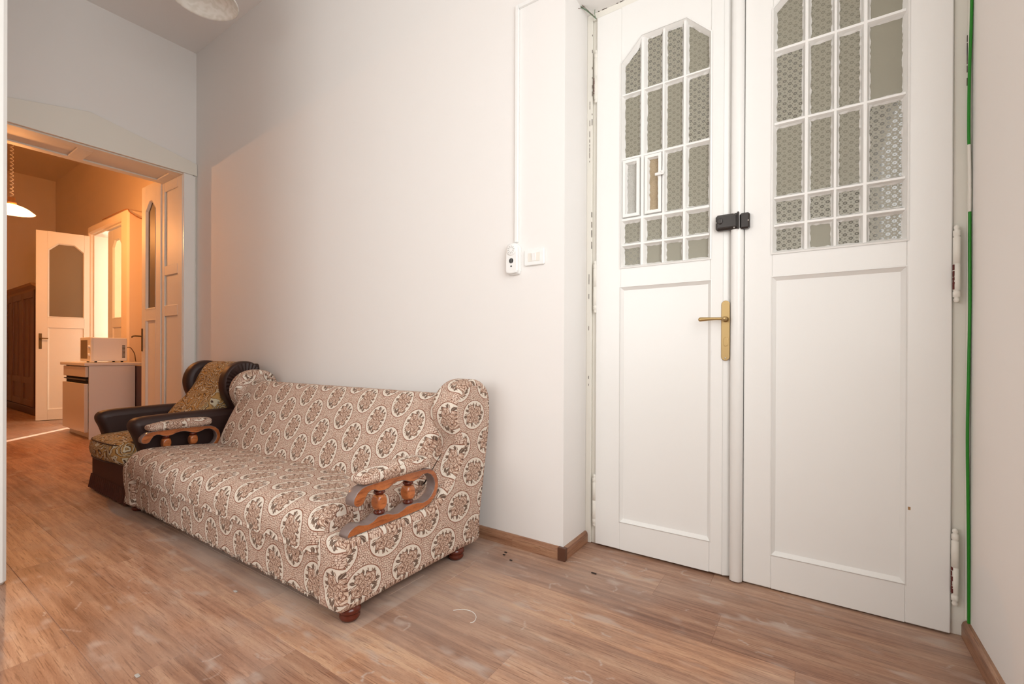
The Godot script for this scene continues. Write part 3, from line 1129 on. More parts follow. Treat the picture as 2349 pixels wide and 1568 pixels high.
func glazing(o: Node3D, w: Array, cols: Array, rows: Array, which: int) -> void:
	var out := window_outline(w)
	put("window_bead", bead(out, 0.009, 0.003, -0.016, 0.006), M.door_paint, o, true)
	var op := inset(out, 0.007)
	for c in cols:
		var x: float = c[0]
		var hw: float = c[1] * 0.5
		var top: float = w[3] - 0.004
		if x < w[0] + w[4]:
			top = w[3] - w[4] + (x - w[0]) - 0.006
		elif x > w[1] - w[4]:
			top = w[3] - w[4] + (w[1] - x) - 0.006
		put("muntin", prism(PackedVector2Array([Vector2(x - hw, -0.030), Vector2(x + hw, -0.030), Vector2(x + hw, -0.016), Vector2(x + hw * 0.45, -0.003), Vector2(x - hw * 0.45, -0.003), Vector2(x - hw, -0.016)]), 1, w[2] + 0.004, top, 0.0, 1), M.door_paint, o, true)
	for r in rows:
		var y: float = r[0]
		var hw: float = r[1] * 0.5
		put("muntin", prism(PackedVector2Array([Vector2(-0.030, y - hw), Vector2(-0.016, y - hw), Vector2(-0.0035, y - hw * 0.45), Vector2(-0.0035, y + hw * 0.45), Vector2(-0.016, y + hw), Vector2(-0.030, y + hw)]), 0, w[0] + 0.004, w[1] - 0.004, 0.0, 1), M.door_paint, o, true)
	var xs := [w[0]]
	for c in cols:
		xs.append(c[0] - c[1] * 0.5)
		xs.append(c[0] + c[1] * 0.5)
	xs.append(w[1])
	var ys := [w[3]]
	for r in rows:
		ys.append(r[0] + r[1] * 0.5)
		ys.append(r[0] - r[1] * 0.5)
	ys.append(w[2])
	for j in 5:
		for i in 4:
			if which == 0 and j == 2 and i < 2:
				continue
			var cell := rect(xs[2 * i], xs[2 * i + 1], ys[2 * j + 1], ys[2 * j])
			var parts := Geometry2D.intersect_polygons(op, cell)
			if parts.is_empty():
				continue
			var poly := parts[0]
			if Geometry2D.is_polygon_clockwise(poly):
				poly.reverse()
			var g: Material = M.faint_glass
			if which == 0:
				g = M.daisy_glass if (j == 0 and i < 3) or (j == 1 and i == 3) else (M.plain_glass if j == 4 and i > 0 else M.faint_glass)
			else:
				g = M.plain_glass if (i == 3 and j < 2) or (j == 4 and i == 1) else (M.daisy_glass if j >= 3 or i == 3 or (j == 1 and i == 0) else M.faint_glass)
			pane_with_putty(o, poly, -0.024, -0.014, g)

func vent(d: Node3D) -> void:
	# little hinged vent across two panes of the narrow leaf
	var k := 0
	for q in [[-0.762, -0.682, 1.601, 1.871], [-0.656, -0.5805, 1.601, 1.871]]:
		var o := rect(q[0], q[1], q[2], q[3])
		var i := inset(o, 0.013)
		var b := B.new(-1)
		var n := 4
		for e in n:
			var j := (e + 1) % n
			b.quad(p3(2, 0.002, o[e]), p3(2, 0.002, o[j]), p3(2, 0.002, i[j]), p3(2, 0.002, i[e]), Vector3(0, 0, 1))
			b.quad(p3(2, 0.002, i[e]), p3(2, 0.002, i[j]), p3(2, -0.02, i[j]), p3(2, -0.02, i[e]), Vector3(0, 0, 1))
			b.quad(p3(2, 0.002, o[e]), p3(2, 0.002, o[j]), p3(2, -0.02, o[j]), p3(2, -0.02, o[e]), (p3(2, 0, o[e]) + p3(2, 0, o[j])) * 0.5 - p3(2, 0, (o[0] + o[2]) * 0.5))
		put("vent_sash", b.done(), M.door_paint, d, true)
		pane_with_putty(d, i, -0.018, -0.004, M.frost_glass if k == 0 else M.amber_glass, 0.004)
		k += 1
	put("vent_latch", cushion(Vector3(-0.585, 1.770, 0.012), Vector3(0.021, 0.0065, 0.004), 0.0035, Vector3.ZERO, 4), M.putty, d, true)
	put("vent_latch_pivot", lathe([Vector2(0, 0.018), Vector2(0.006, 0.017), Vector2(0.0085, 0.012), Vector2(0.0085, -0.002)], Vector3(-0.572, 1.776, 0), 14, true, 2), M.putty, d, true)

func hinge(o: Node3D, at: Vector3, worn: bool) -> void:
	var r := 0.0098
	var h := 0.262
	var prof := [Vector2(0, 0), Vector2(0.006, 0.003), Vector2(0.008, 0.010), Vector2(0.0055, 0.017), Vector2(0.0095, 0.021), Vector2(0.0095, 0.036), Vector2(0.007, 0.040), Vector2(r, 0.043), Vector2(r, h * 0.5 - 0.001), Vector2(r - 0.002, h * 0.5), Vector2(r, h * 0.5 + 0.001), Vector2(r, h - 0.043), Vector2(0.007, h - 0.040), Vector2(0.0095, h - 0.036), Vector2(0.0095, h - 0.021), Vector2(0.0055, h - 0.017), Vector2(0.008, h - 0.010), Vector2(0.006, h - 0.003), Vector2(0, h)]
	var b := put("hinge", lathe(prof, at, 16), M.old_paint, o, true)
	if worn:
		var y := at.y + 0.044
		while y < at.y + 0.124:
			var l := rng.randf_range(0.004, 0.019)
			put("bare_patch", bx(Vector3(at.x - 0.0102, y, at.z - 0.002), Vector3(at.x - 0.0070 + rng.randf_range(-0.0015, 0.0030), y + l, at.z + 0.0079), 0.001), M.rust, b, true)
			y += l + rng.randf_range(-0.002, 0.004)

func handle(d: Node3D) -> void:
	var pts := PackedVector2Array()
	for k in 9:
		var a := PI * k / 8
		pts.append(Vector2(-0.3085 + cos(a) * 0.0168, 1.160 + sin(a) * 0.0168))
	for k in 9:
		var a := PI + PI * k / 8
		pts.append(Vector2(-0.3085 + cos(a) * 0.0168, 0.939 + sin(a) * 0.0168))
	var pl := put("handle_plate", prism(pts, 2, -0.001, 0.0045, 0.002, 2), M.brass, d, true)
	put("screw", lathe([Vector2(0, 0.0055), Vector2(0.003, 0.0052), Vector2(0.0035, 0.004)], Vector3(-0.3085, 0.933, 0), 10, true, 2), M.steel, pl, true)
	var ov := PackedVector2Array()
	for k in 20:
		var a := TAU * k / 20
		ov.append(Vector2(-0.3075 + cos(a) * 0.0082, 1.002 + sin(a) * 0.0085 + (0.011 if sin(a) > 0 else -0.011)))
	put("keyhole_cover", prism(ov, 2, 0.003, 0.0062, 0.0015, 2), M.brass, pl, true)
	put("handle_neck", lathe([Vector2(0.0115, 0.004), Vector2(0.012, 0.008), Vector2(0.0085, 0.011), Vector2(0.0075, 0.030), Vector2(0.0095, 0.036), Vector2(0.0095, 0.048), Vector2(0.006, 0.053), Vector2(0, 0.054)], Vector3(-0.3075, 1.097, 0), 18, true, 2), M.brass, d, true)
	var b := B.new(1)
	var n := 24
	var rings := []
	for i in n + 1:
		var t := sin(PI / 2 * float(i) / n)
		var x := lerpf(-0.303, -0.410, t)
		var rh := lerpf(0.0062, 0.0092, smoothstep(0.35, 1.0, t))
		var rd := lerpf(0.0060, 0.0050, t)
		if t > 0.92:
			var e := sqrt(maxf(0.0, 1.0 - pow((t - 0.92) / 0.08, 2)))
			rh = maxf(rh * e, 0.0006)
			rd = maxf(rd * e, 0.0006)
		var ring := []
		for k in 12:
			var a := TAU * k / 12
			ring.append(Vector3(x, 1.097 + 0.0015 * sin(t * 3.0) + sin(a) * rh, 0.042 + cos(a) * rd))
		rings.append(ring)
	for i in n:
		for k in 12:
			var j := (k + 1) % 12
			var c := Vector3((rings[i][0].x + rings[i + 1][0].x) * 0.5, 1.097, 0.042)
			b.quaduv(rings[i][k], rings[i][j], rings[i + 1][j], rings[i + 1][k], Vector2(k, i), Vector2(j, i), Vector2(j, i + 1), Vector2(k, i + 1), (rings[i][k] + rings[i + 1][j]) * 0.5 - c)
	put("lever", b.done(), M.brass, d, true)

func lock_body(d: Node3D) -> void:
	var o := put("lock", bx(Vector3(-0.346, 1.4695, -0.001), Vector3(-0.2565, 1.5355, 0.030), 0.008), M.iron, d, true)
	put("lock_face", bx(Vector3(-0.338, 1.4785, 0.028), Vector3(-0.266, 1.5265, 0.0325), 0.003), M.iron, o, true)
	put("lock_lug", bx(Vector3(-0.2625, 1.467, 0.0), Vector3(-0.2555, 1.538, 0.033), 0.002), M.iron, o, true)
	var ov := PackedVector2Array()
	for k in 24:
		var a := TAU * k / 24
		ov.append(Vector2(-0.327 + cos(a) * 0.0105, 1.507 + sin(a) * 0.0125))
	put("lock_knob", prism(ov, 2, 0.030, 0.039, 0.003, 3, true), M.iron, o, true)
	for q in [[-0.343, 1.503], [-0.274, 1.531], [-0.274, 1.474]]:
		put("screw", lathe([Vector2(0, 0.0335), Vector2(0.0028, 0.0330), Vector2(0.0033, 0.0300)], Vector3(q[0], q[1], 0), 10, true, 2), M.steel, o, true)

# ---------------------------------------------------------------- opening to the next room
func build_opening_trim() -> void:
	var o := thing("trim_4", "white casing with a low pointed head around the wide opening", "trim", Vector3(XL, 0, -1.128), "", "structure")
	put("casing", bx(Vector3(XL - 0.002, 0, -1.860), Vector3(XL + 0.017, 2.568, -1.766), 0.004), M.door_paint, o)
	put("casing", bx(Vector3(XL - 0.002, 0, -0.490), Vector3(XL + 0.017, 2.568, -0.392), 0.004), M.door_paint, o)
	put("corner_bead", bx(Vector3(XL, 0, -1.8695), Vector3(XL + 0.012, 2.57, -1.862), 0.003), M.old_paint, o)
	put("corner_gap", bx(Vector3(XL, 0.3, -1.8624), Vector3(XL + 0.004, 2.55, -1.8600), 0.0), M.pale_wood, o)
	put("head_board", prism(PackedVector2Array([Vector2(-1.868, 2.566), Vector2(-1.868, 2.672), Vector2(-1.80, 2.690), Vector2(-1.128, 2.829), Vector2(-0.455, 2.690), Vector2(-0.388, 2.672), Vector2(-0.388, 2.566)]), 0, XL - 0.002, XL + 0.028, 0.004, 2), M.old_paint, o)
	put("shadow_line", prism(PackedVector2Array([Vector2(-1.868, 2.674), Vector2(-1.80, 2.692), Vector2(-1.128, 2.831), Vector2(-0.455, 2.692), Vector2(-0.388, 2.674), Vector2(-0.388, 2.668), Vector2(-0.455, 2.686), Vector2(-1.128, 2.825), Vector2(-1.80, 2.686), Vector2(-1.868, 2.668)]), 0, XL - 0.002, XL + 0.004, 0.0, 1), M.shadow_line_tint, o)  # thin brown strip painting the shadow line along the head board's top edge
	put("gap_shadow", bx(Vector3(XL + 0.012, 2.562, -1.857), Vector3(XL + 0.0178, 2.566, -1.838), 0.0), M.dark_gap, o)
	# panelled lining
	var l := thing("trim_5", "panelled white lining of the wide opening", "trim", Vector3(-4.98, 0, -1.128), "", "structure")
	put("soffit_board", bx(Vector3(-5.205, 2.571, -1.776), Vector3(-4.757, 2.585, -0.480), 0.0), M.old_paint, l)
	for q in [[-5.205, -5.125, -1.776, -0.480], [-4.845, -4.757, -1.776, -0.480], [-5.125, -4.845, -1.776, -1.690], [-5.125, -4.845, -1.175, -1.080], [-5.125, -4.845, -0.566, -0.480]]:
		put("soffit_rail", bx(Vector3(q[0], 2.558, q[2]), Vector3(q[1], 2.572, q[3]), 0.004), M.old_paint, l)
	put("lining_board", bx(Vector3(-5.205, 0, -1.790), Vector3(-4.757, 2.572, -1.776), 0.0), M.old_paint, l)
	for q in [[-5.205, -5.150, 0, 2.558], [-4.857, -4.757, 0, 2.558], [-5.150, -4.857, 2.470, 2.558], [-5.150, -4.857, 1.672, 1.765], [-5.150, -4.857, 1.287, 1.390], [-5.150, -4.857, 0.0, 0.18]]:
		put("lining_rail", bx(Vector3(q[0], q[2], -1.777), Vector3(q[1], q[3], -1.762), 0.005), M.old_paint, l)
	put("lining_board", bx(Vector3(-5.205, 0, -0.480), Vector3(-4.757, 2.572, -0.470), 0.0), M.old_paint, l)

# ---------------------------------------------------------------- sofa
func v2(list: Array) -> Array:
	var r := []
	for i in range(0, list.size(), 2):
		r.append(Vector2(list[i], list[i + 1]))
	return r

func build_sofa() -> void:
	var o := thing("sofa", "three-seat sofa in cream and brown medallion fabric with wooden scroll arms", "sofa", Vector3(-2.37, 0, -1.40))
	var F: Material = M.fabric
	# front apron and carcass
	put("base", prism(PackedVector2Array(v2([-0.988, 0.050, -0.982, 0.15, -0.992, 0.27, -1.70, 0.27, -1.72, 0.050])), 0, -3.335, -1.425, 0.012, 2, false, false, false, Vector2(0.105, 0.0), false), F, o)
	# seat mattress with a rolled front
	var seat := curve(v2([-0.978, 0.222, -0.948, 0.250, -0.945, 0.295, -0.962, 0.340, -1.010, 0.372, -1.10, 0.376, -1.28, 0.362, -1.46, 0.342, -1.60, 0.322, -1.66, 0.280, -1.62, 0.235, -1.30, 0.222]), 4)
	var se := put("seat", prism(seat, 0, -3.318, -1.462, 0.035, 4, true, false, false, Vector2(0.06, 0.06)), F, o)
	# backrest
	var back := curve(v2([-1.435, 0.330, -1.437, 0.385, -1.478, 0.480, -1.535, 0.590, -1.590, 0.690, -1.625, 0.738, -1.662, 0.752, -1.705, 0.735, -1.755, 0.640, -1.800, 0.450, -1.800, 0.300, -1.62, 0.285]), 5)
	put("backrest", prism(back, 0, -3.315, -1.452, 0.045, 5, true, false, false, Vector2(0.035, 0.055)), F, o)
	# end panels, each running up into a padded wing
	var side := curve(v2([-0.978, 0.046, -0.966, 0.11, -0.955, 0.20, -0.955, 0.268, -0.972, 0.296, -1.02, 0.299, -1.22, 0.299, -1.40, 0.302, -1.462, 0.330, -1.505, 0.375, -1.560, 0.430, -1.592, 0.490, -1.585, 0.545, -1.558, 0.600, -1.538, 0.660, -1.540, 0.715, -1.565, 0.765, -1.612, 0.805, -1.675, 0.824, -1.740, 0.820, -1.795, 0.790, -1.826, 0.735, -1.832, 0.66, -1.822, 0.55, -1.790, 0.36, -1.755, 0.15, -1.742, 0.046, -1.60, 0.044, -1.2, 0.044]), 3)
	for s in [0, 1]:
		var x0 := -1.478 if s == 0 else -3.405
		var x1 := -1.338 if s == 0 else -3.272
		put("end_panel", prism(side, 0, x0, x1, 0.030, 4, true, false, true, Vector2(0.085, 0.062)), F, o)
	# ragged hem tacked under the front
	var hem := B.new(-1)
	var hx := -3.32
	while hx < -1.44:
		var nx := hx + rng.randf_range(0.006, 0.016)
		var dz := rng.randf_range(-0.004, 0.002)
		hem.quaduv(Vector3(hx, 0.056, -0.986), Vector3(nx, 0.056, -0.986), Vector3(nx, 0.038 + rng.randf() * 0.010, -0.990 + dz), Vector3(hx, 0.038 + rng.randf() * 0.010, -0.990 + dz), Vector2(hx, 0), Vector2(nx, 0), Vector2(nx, 0.01), Vector2(hx, 0.01), Vector3(0, 0, 1))
		hx = nx
	put("hem", hem.done(), F, o)
	# scroll arms
	for s in [0, 1]:
		var dx := 0.0 if s == 0 else -1.983
		arm(o, dx)
	for p in [Vector3(-1.374, 0, -1.028), Vector3(-1.374, 0, -1.605), Vector3(-3.370, 0, -1.028), Vector3(-3.370, 0, -1.605)]:
		put("foot", lathe([Vector2(0, 0), Vector2(0.022, 0.0), Vector2(0.030, 0.004), Vector2(0.036, 0.013), Vector2(0.036, 0.020), Vector2(0.031, 0.0255), Vector2(0.0335, 0.028), Vector2(0.039, 0.034), Vector2(0.039, 0.040), Vector2(0.034, 0.050), Vector2(0.0, 0.056)], p, 28), M.foot_wood, o)

func arm(o: Node3D, dx: float) -> void:
	var pts := v2([-0.999, 0.2985, -1.048, 0.2985, -1.150, 0.2985, -1.270, 0.2985, -1.365, 0.300, -1.413, 0.310, -1.447, 0.337, -1.461, 0.367, -1.462, 0.398, -1.451, 0.428, -1.431, 0.449, -1.408, 0.460, -1.375, 0.465, -1.30, 0.467, -1.208, 0.468, -1.110, 0.467, -1.083, 0.466, -1.060, 0.461, -1.041, 0.449, -1.028, 0.431, -1.025, 0.416, -1.029, 0.405, -1.040, 0.397, -1.056, 0.396, -1.069, 0.402, -1.078, 0.419, -1.091, 0.437, -1.105, 0.442, -1.120, 0.440, -1.138, 0.431, -1.163, 0.427, -1.188, 0.431, -1.207, 0.440, -1.228, 0.445, -1.254, 0.444, -1.275, 0.438, -1.296, 0.429, -1.318, 0.426, -1.342, 0.431, -1.368, 0.442, -1.394, 0.442, -1.416, 0.431, -1.433, 0.411, -1.439, 0.388, -1.433, 0.363, -1.417, 0.343, -1.394, 0.331, -1.368, 0.328, -1.338, 0.336, -1.304, 0.338, -1.278, 0.337, -1.260, 0.329, -1.233, 0.323, -1.206, 0.327, -1.180, 0.337, -1.134, 0.339, -1.112, 0.327, -1.089, 0.323, -1.068, 0.328, -1.047, 0.335, -1.029, 0.332, -1.010, 0.323, -1.001, 0.311])
	var poly := PackedVector2Array(pts)
	var fr := put("arm_frame", prism(poly, 0, -1.400 + dx, -1.352 + dx, 0.003, 2, true, true), [M.walnut_rim, M.arm_wood], o)
	for q in [[-1.160, 0.3385, 0.4275], [-1.307, 0.3375, 0.4275]]:
		var c := Vector3(-1.376 + dx, q[1], q[0])
		var h: float = q[2] - q[1]
		var sp := put("spindle", block(c + Vector3(0, h * 0.5, 0), 0.0225, (h - 0.034) * 0.5), M.arm_wood, o)
		put("spindle_ring", lathe([Vector2(0.0, 0.0), Vector2(0.019, 0.0), Vector2(0.0215, 0.005), Vector2(0.021, 0.010), Vector2(0.015, 0.014), Vector2(0.014, 0.017), Vector2(0.017, 0.020)], c, 20), M.foot_wood, sp)
		put("spindle_ring", lathe([Vector2(0.017, h - 0.020), Vector2(0.014, h - 0.017), Vector2(0.015, h - 0.014), Vector2(0.021, h - 0.010), Vector2(0.0215, h - 0.005), Vector2(0.019, h), Vector2(0.0, h)], c, 20), M.foot_wood, sp)
	for z in [-1.092, -1.372]:
		put("screw_hole", lathe([Vector2(0.0, 0.0006), Vector2(0.0042, 0.0006), Vector2(0.0046, 0.0)], Vector3(-1.376 + dx, 0.3275 if z < -1.2 else 0.3225, z), 10), M.dark_gap, fr)
	var warp := func(p: Vector3) -> Vector3:
		var t := clampf((p.z + 1.40) / 0.34, 0.0, 1.0)
		return Vector3(p.x, p.y - 0.010 * smoothstep(0.55, 1.0, t) * clampf((p.y - 0.470) / 0.04, 0.0, 1.0), p.z)
	put("arm_pad", cushion(Vector3(-1.384 + dx, 0.491, -1.236), Vector3(0.046, 0.0255, 0.176), 0.0245, Vector3(0, 0.007, 0), 8, Vector2(0.05, 0.0), warp), M.fabric_pad, o)

# turned cube with its corners cut off and round faces
func block(c: Vector3, r: float, h: float) -> ArrayMesh:
	var b := B.new(1)
	var n := 10
	for ax in 3:
		var u := (ax + 1) % 3
		var w := (ax + 2) % 3
		for s in [-1.0, 1.0]:
			var g := []
			for i in n + 1:
				var row := []
				for j in n + 1:
					var q := Vector3.ZERO
					q[ax] = s
					q[u] = 2.0 * i / n - 1.0
					q[w] = 2.0 * j / n - 1.0
					var d := q.normalized()
					# the sphere cut by the six faces of the cube
					var k := minf(1.30, 1.0 / maxf(absf(d.x), maxf(absf(d.y), absf(d.z))))
					d *= k
					row.append(c + Vector3(d.x * r, d.y * h, d.z * r))
				g.append(row)
			for i in n:
				for j in n:
					var hint: Vector3 = (g[i][j] + g[i + 1][j + 1]) * 0.5 - c
					b.quad(g[i][j], g[i + 1][j], g[i + 1][j + 1], g[i][j + 1], hint)
	return b.done()

# ---------------------------------------------------------------- armchair
func build_armchair() -> void:
	var o := thing("armchair", "dark brown velvet armchair with gold patterned seat and back, beside the sofa's far end", "armchair", Vector3(-3.83, 0, -1.40))
	var V: Material = M.velvet
	var xa := -4.205
	var xb := -3.455
	put("base", bx(Vector3(xa + 0.020, 0.06, -1.765), Vector3(xb - 0.020, 0.262, -1.010), 0.015), M.velvet_warm, o)
	# pleated skirt round the foot
	var sk := B.new(-1)
	var path := []
	var px := xa + 0.02
	while px < xb - 0.02:
		path.append(Vector3(px, 0, -1.006))
		px += 0.018
	var pz := -1.012
	while pz > -1.76:
		path.append(Vector3(xb - 0.02, 0, pz))
		pz -= 0.018
	var left := []
	pz = -1.76
	while pz < -1.012:
		left.append(Vector3(xa + 0.02, 0, pz))
		pz += 0.018
	path = left + path
	for i in path.size() - 1:
		var a: Vector3 = path[i]
		var c: Vector3 = path[i + 1]
		var d := (c - a).normalized()
		var nrm := Vector3(-d.z, 0, d.x) * (1.0 if true else -1.0)
		if nrm.dot((a + c) * 0.5 - Vector3(-3.83, 0, -1.4)) < 0:
			nrm = -nrm
		var oa := nrm * (0.010 if i % 2 == 0 else 0.0)
		var ob := nrm * (0.0 if i % 2 == 0 else 0.010)
		sk.quad(a + oa * 0.3 + Vector3(0, 0.105, 0) - nrm * 0.003, c + ob * 0.3 + Vector3(0, 0.105, 0) - nrm * 0.003, c + ob + Vector3(0, 0.012, 0) + nrm * 0.006, a + oa + Vector3(0, 0.012, 0) + nrm * 0.006, nrm)
	put("skirt", sk.done(), M.velvet_warm, o)
	# seat cushion, bowed in front, with piping
	var bow := func(p: Vector3) -> Vector3:
		var t := (p.x + 3.83) / 0.30
		var fwd := smoothstep(-1.40, -0.98, p.z)
		return Vector3(p.x, p.y - 0.012 * fwd * t * t, p.z + 0.050 * (1.0 - t * t) * fwd - 0.012 * fwd * absf((p.y - 0.315) / 0.07))
	var se := put("seat_cushion", cushion(Vector3(-3.83, 0.318, -1.275), Vector3(0.300, 0.070, 0.290), 0.040, Vector3(0, 0.020, 0.0), 12, Vector2.ZERO, bow), M.gold_fabric, o)
	for yy in [0.374, 0.262]:
		var pp := PackedVector3Array()
		for k in 25:
			var t := -1.0 + 2.0 * k / 24
			pp.append(Vector3(-3.83 + t * 0.285, yy - 0.012 * t * t, -0.985 + 0.045 * (1.0 - t * t) - (0.03 * pow(absf(t), 8)) - 0.010))
		put("piping", tube(pp, 0.005, 6), M.velvet, se)
	# arms: rolled tops on upright boards
	for s in [0, 1]:
		var c := xa + 0.062 if s == 0 else xb - 0.062
		var ap := curve(v2([-1.085, 0.250, -1.066, 0.330, -1.040, 0.420, -1.018, 0.478, -1.024, 0.515, -1.060, 0.537, -1.16, 0.545, -1.35, 0.548, -1.56, 0.548, -1.70, 0.540, -1.755, 0.42, -1.76, 0.27, -1.60, 0.25, -1.3, 0.25]), 4)
		put("arm", prism(ap, 0, c - 0.062, c + 0.062, 0.045, 5, true), V, o)
	# shell of the back
	put("back_shell", prism(curve(v2([-1.60, 0.26, -1.655, 0.55, -1.71, 0.80, -1.735, 0.852, -1.775, 0.862, -1.805, 0.83, -1.80, 0.55, -1.775, 0.26]), 4), 0, xa + 0.05, xb - 0.03, 0.02, 3, true), V, o)
	# tufted back cushion
	var bp := curve(v2([-1.360, 0.380, -1.380, 0.450, -1.440, 0.540, -1.520, 0.620, -1.575, 0.70, -1.612, 0.780, -1.650, 0.840, -1.690, 0.870, -1.740, 0.876, -1.775, 0.850, -1.770, 0.70, -1.72, 0.50, -1.62, 0.370, -1.48, 0.345]), 5)
	put("back_cushion", prism(bp, 0, -4.075, -3.580, 0.050, 5, true), M.gold_fabric, o)
	# wings: padded scrolls beside the head
	var wing := curve(v2([-1.625, 0.520, -1.590, 0.575, -1.555, 0.650, -1.545, 0.730, -1.565, 0.800, -1.610, 0.855, -1.680, 0.882, -1.755, 0.872, -1.800, 0.815, -1.815, 0.72, -1.80, 0.58, -1.765, 0.50, -1.70, 0.490]), 5)
	put("wing", prism(wing, 0, -4.195, -4.070, 0.040, 4, true), V, o)
	var w2 := put("wing", prism(wing, 0, -3.585, -3.475, 0.030, 4, true), V, o)
	# gathered band round a patterned roundel on the wing's outside
	var mid := Vector2(-1.695, 0.715)
	var gb := B.new(-1)
	var n := wing.size()
	for i in n:
		var j := (i + 1) % n
		var steps := 3
		for k in steps:
			var ra := lerpf(0.92, 0.46, float(k) / steps)
			var rb := lerpf(0.92, 0.46, float(k + 1) / steps)
			var la := 0.006 + (0.006 if i % 2 == 0 else 0.0) * (1.0 - absf(ra - 0.7))
			var lb := 0.006 + (0.006 if j % 2 == 0 else 0.0) * (1.0 - absf(ra - 0.7))
			gb.quad(p3(0, -3.479 + la, mid + (wing[i] - mid) * ra), p3(0, -3.479 + lb, mid + (wing[j] - mid) * ra), p3(0, -3.479 + lb, mid + (wing[j] - mid) * rb), p3(0, -3.479 + la, mid + (wing[i] - mid) * rb), Vector3.RIGHT)
	put("gathered_band", gb.done(), V, w2)
	var ins := PackedVector2Array()
	for i in n:
		ins.append(mid + (wing[i] - mid) * 0.48)
	put("wing_roundel", prism(ins, 0, -3.482, -3.470, 0.004, 2, true), M.gold_fabric, w2)

# ---------------------------------------------------------------- small fittings on the long wall
func build_wall_fittings() -> void:
	# door chime
	var c := thing("door_chime", "white plastic door chime with round sound slots under the trunking", "chime", Vector3(-1.225, 1.333, ZB))
	var ol := PackedVector2Array()
	var r := 0.0385
	for k in 17:
		var a := PI * k / 16
		ol.append(Vector2(-1.2265 + cos(a) * r, 1.4525 + sin(a) * r))
	ol.append_array(PackedVector2Array([Vector2(-1.265, 1.352), Vector2(-1.258, 1.338), Vector2(-1.240, 1.334), Vector2(-1.213, 1.334), Vector2(-1.195, 1.338), Vector2(-1.188, 1.352)]))
	put("back_plate", prism(ol, 2, ZB - 0.001, ZB + 0.016, 0.003, 2), M.white_plastic, c)
	var body := put("body", prism(inset(ol, 0.0045), 2, ZB + 0.012, ZB + 0.034, 0.006, 3), M.white_plastic, c)
	put("sound_disc", lathe([Vector2(0, 0.0375), Vector2(0.020, 0.0375), Vector2(0.0275, 0.0365), Vector2(0.0290, 0.034)], Vector3(-1.2265, 1.4535, ZB), 32, true, 2), M.white_plastic, body)
	for k in 10:
		var a := TAU * k / 10 + 0.15
		for q in [0.013, 0.018]:
			var p := Vector3(-1.2265 + cos(a) * q, 1.4535 + sin(a) * q, ZB + 0.0376)
			put("sound_slot", bx(p - Vector3(0.0025, 0.0014, 0.001), p + Vector3(0.0025, 0.0014, 0.0003), 0.0), M.cream_grey, body)
	for s in [-1.0, 1.0]:
		var hp := PackedVector2Array()
		for k in 13:
			var a := -PI / 2 + PI * k / 12
			hp.append(Vector2(-1.2265 + s * (0.0012 + cos(a) * 0.0105), 1.4005 + sin(a) * 0.0125))
		put("grille", prism(hp, 2, ZB + 0.033, ZB + 0.0348, 0.0, 1), M.black_plastic, body)
	put("indicator", lathe([Vector2(0, 0.0352), Vector2(0.004, 0.0350), Vector2(0.0048, 0.033)], Vector3(-1.2265, 1.3735, ZB), 14, true, 2), M.black_plastic, body)
	# light switch
	var s := thing("light_switch", "white rectangular light switch with one narrow rocker beside the chime", "switch", Vector3(-1.111, 1.372, ZB))
	var fo := PackedVector2Array()
	for q in [[-1.0650, 1.4400, 0.0], [-1.1580, 1.4400, PI / 2], [-1.1580, 1.3800, PI], [-1.0650, 1.3800, 3 * PI / 2]]:
		for k in 4:
			var a: float = q[2] + PI / 2 * k / 3
			fo.append(Vector2(q[0] + cos(a) * 0.009, q[1] + sin(a) * 0.009))
	put("frame", prism(fo, 2, ZB - 0.001, ZB + 0.011, 0.005, 3), M.white_plastic, s)
	put("insert", bx(Vector3(-1.1455, 1.3895, ZB + 0.006), Vector3(-1.0775, 1.4305, ZB + 0.0118), 0.001), M.cream_plastic, s)
	put("rocker", prism(PackedVector2Array([Vector2(ZB + 0.010, 1.3915), Vector2(ZB + 0.0135, 1.3915), Vector2(ZB + 0.0175, 1.4285), Vector2(ZB + 0.010, 1.4285)]), 0, -1.1230, -1.1005, 0.001, 1), M.white_plastic, s)
	# cable trunking
	var t := thing("cable_trunking", "thin white cable trunking rising from the chime and turning right", "trunking", Vector3(-1.213, 1.494, ZB))
	put("vertical_run", bx(Vector3(-1.2225, 1.494, ZB - 0.001), Vector3(-1.2045, 2.652, ZB + 0.014), 0.002), M.white_plastic, t)
	put("horizontal_run", bx(Vector3(-1.2040, 2.634, ZB - 0.001), Vector3(-0.957, 2.652, ZB + 0.014), 0.002), M.white_plastic, t)
	# cables
	var g := thing("cable", "green cable running down the right edge of the door frame, partly painted over", "cable", Vector3(0.434, 0.05, -2.10))
	var full := []
	for q in [[3.2, 0.4315], [2.6, 0.4345], [2.13, 0.4350], [1.9, 0.4305], [1.70, 0.4295], [1.55, 0.4325], [1.30, 0.4335], [1.116, 0.4345], [0.9, 0.4325], [0.68, 0.4305], [0.5, 0.4325], [0.3, 0.4350], [0.056, 0.4365]]:
		full.append(Vector3(q[1], q[0], -2.0985))
	var whole := spline(full, 6)
	put("sheath", tube(whole, 0.0042, 8), M.green_cable, g)
	for q in [[1.66, 1.42], [1.40, 1.36], [1.33, 1.31]]:
		var seg := PackedVector3Array()
		for p in whole:
			if p.y < q[0] and p.y > q[1]:
				seg.append(p + Vector3(-0.0006, 0, 0.0008))
		if seg.size() > 1:
			put("paint_skin", tube(seg, 0.0046, 8), M.old_paint, g)
	var w := thing("loose_cable", "green cable and thin brown wires hanging at the upper left corner of the door frame", "cable", Vector3(-0.93, 2.61, -2.08))
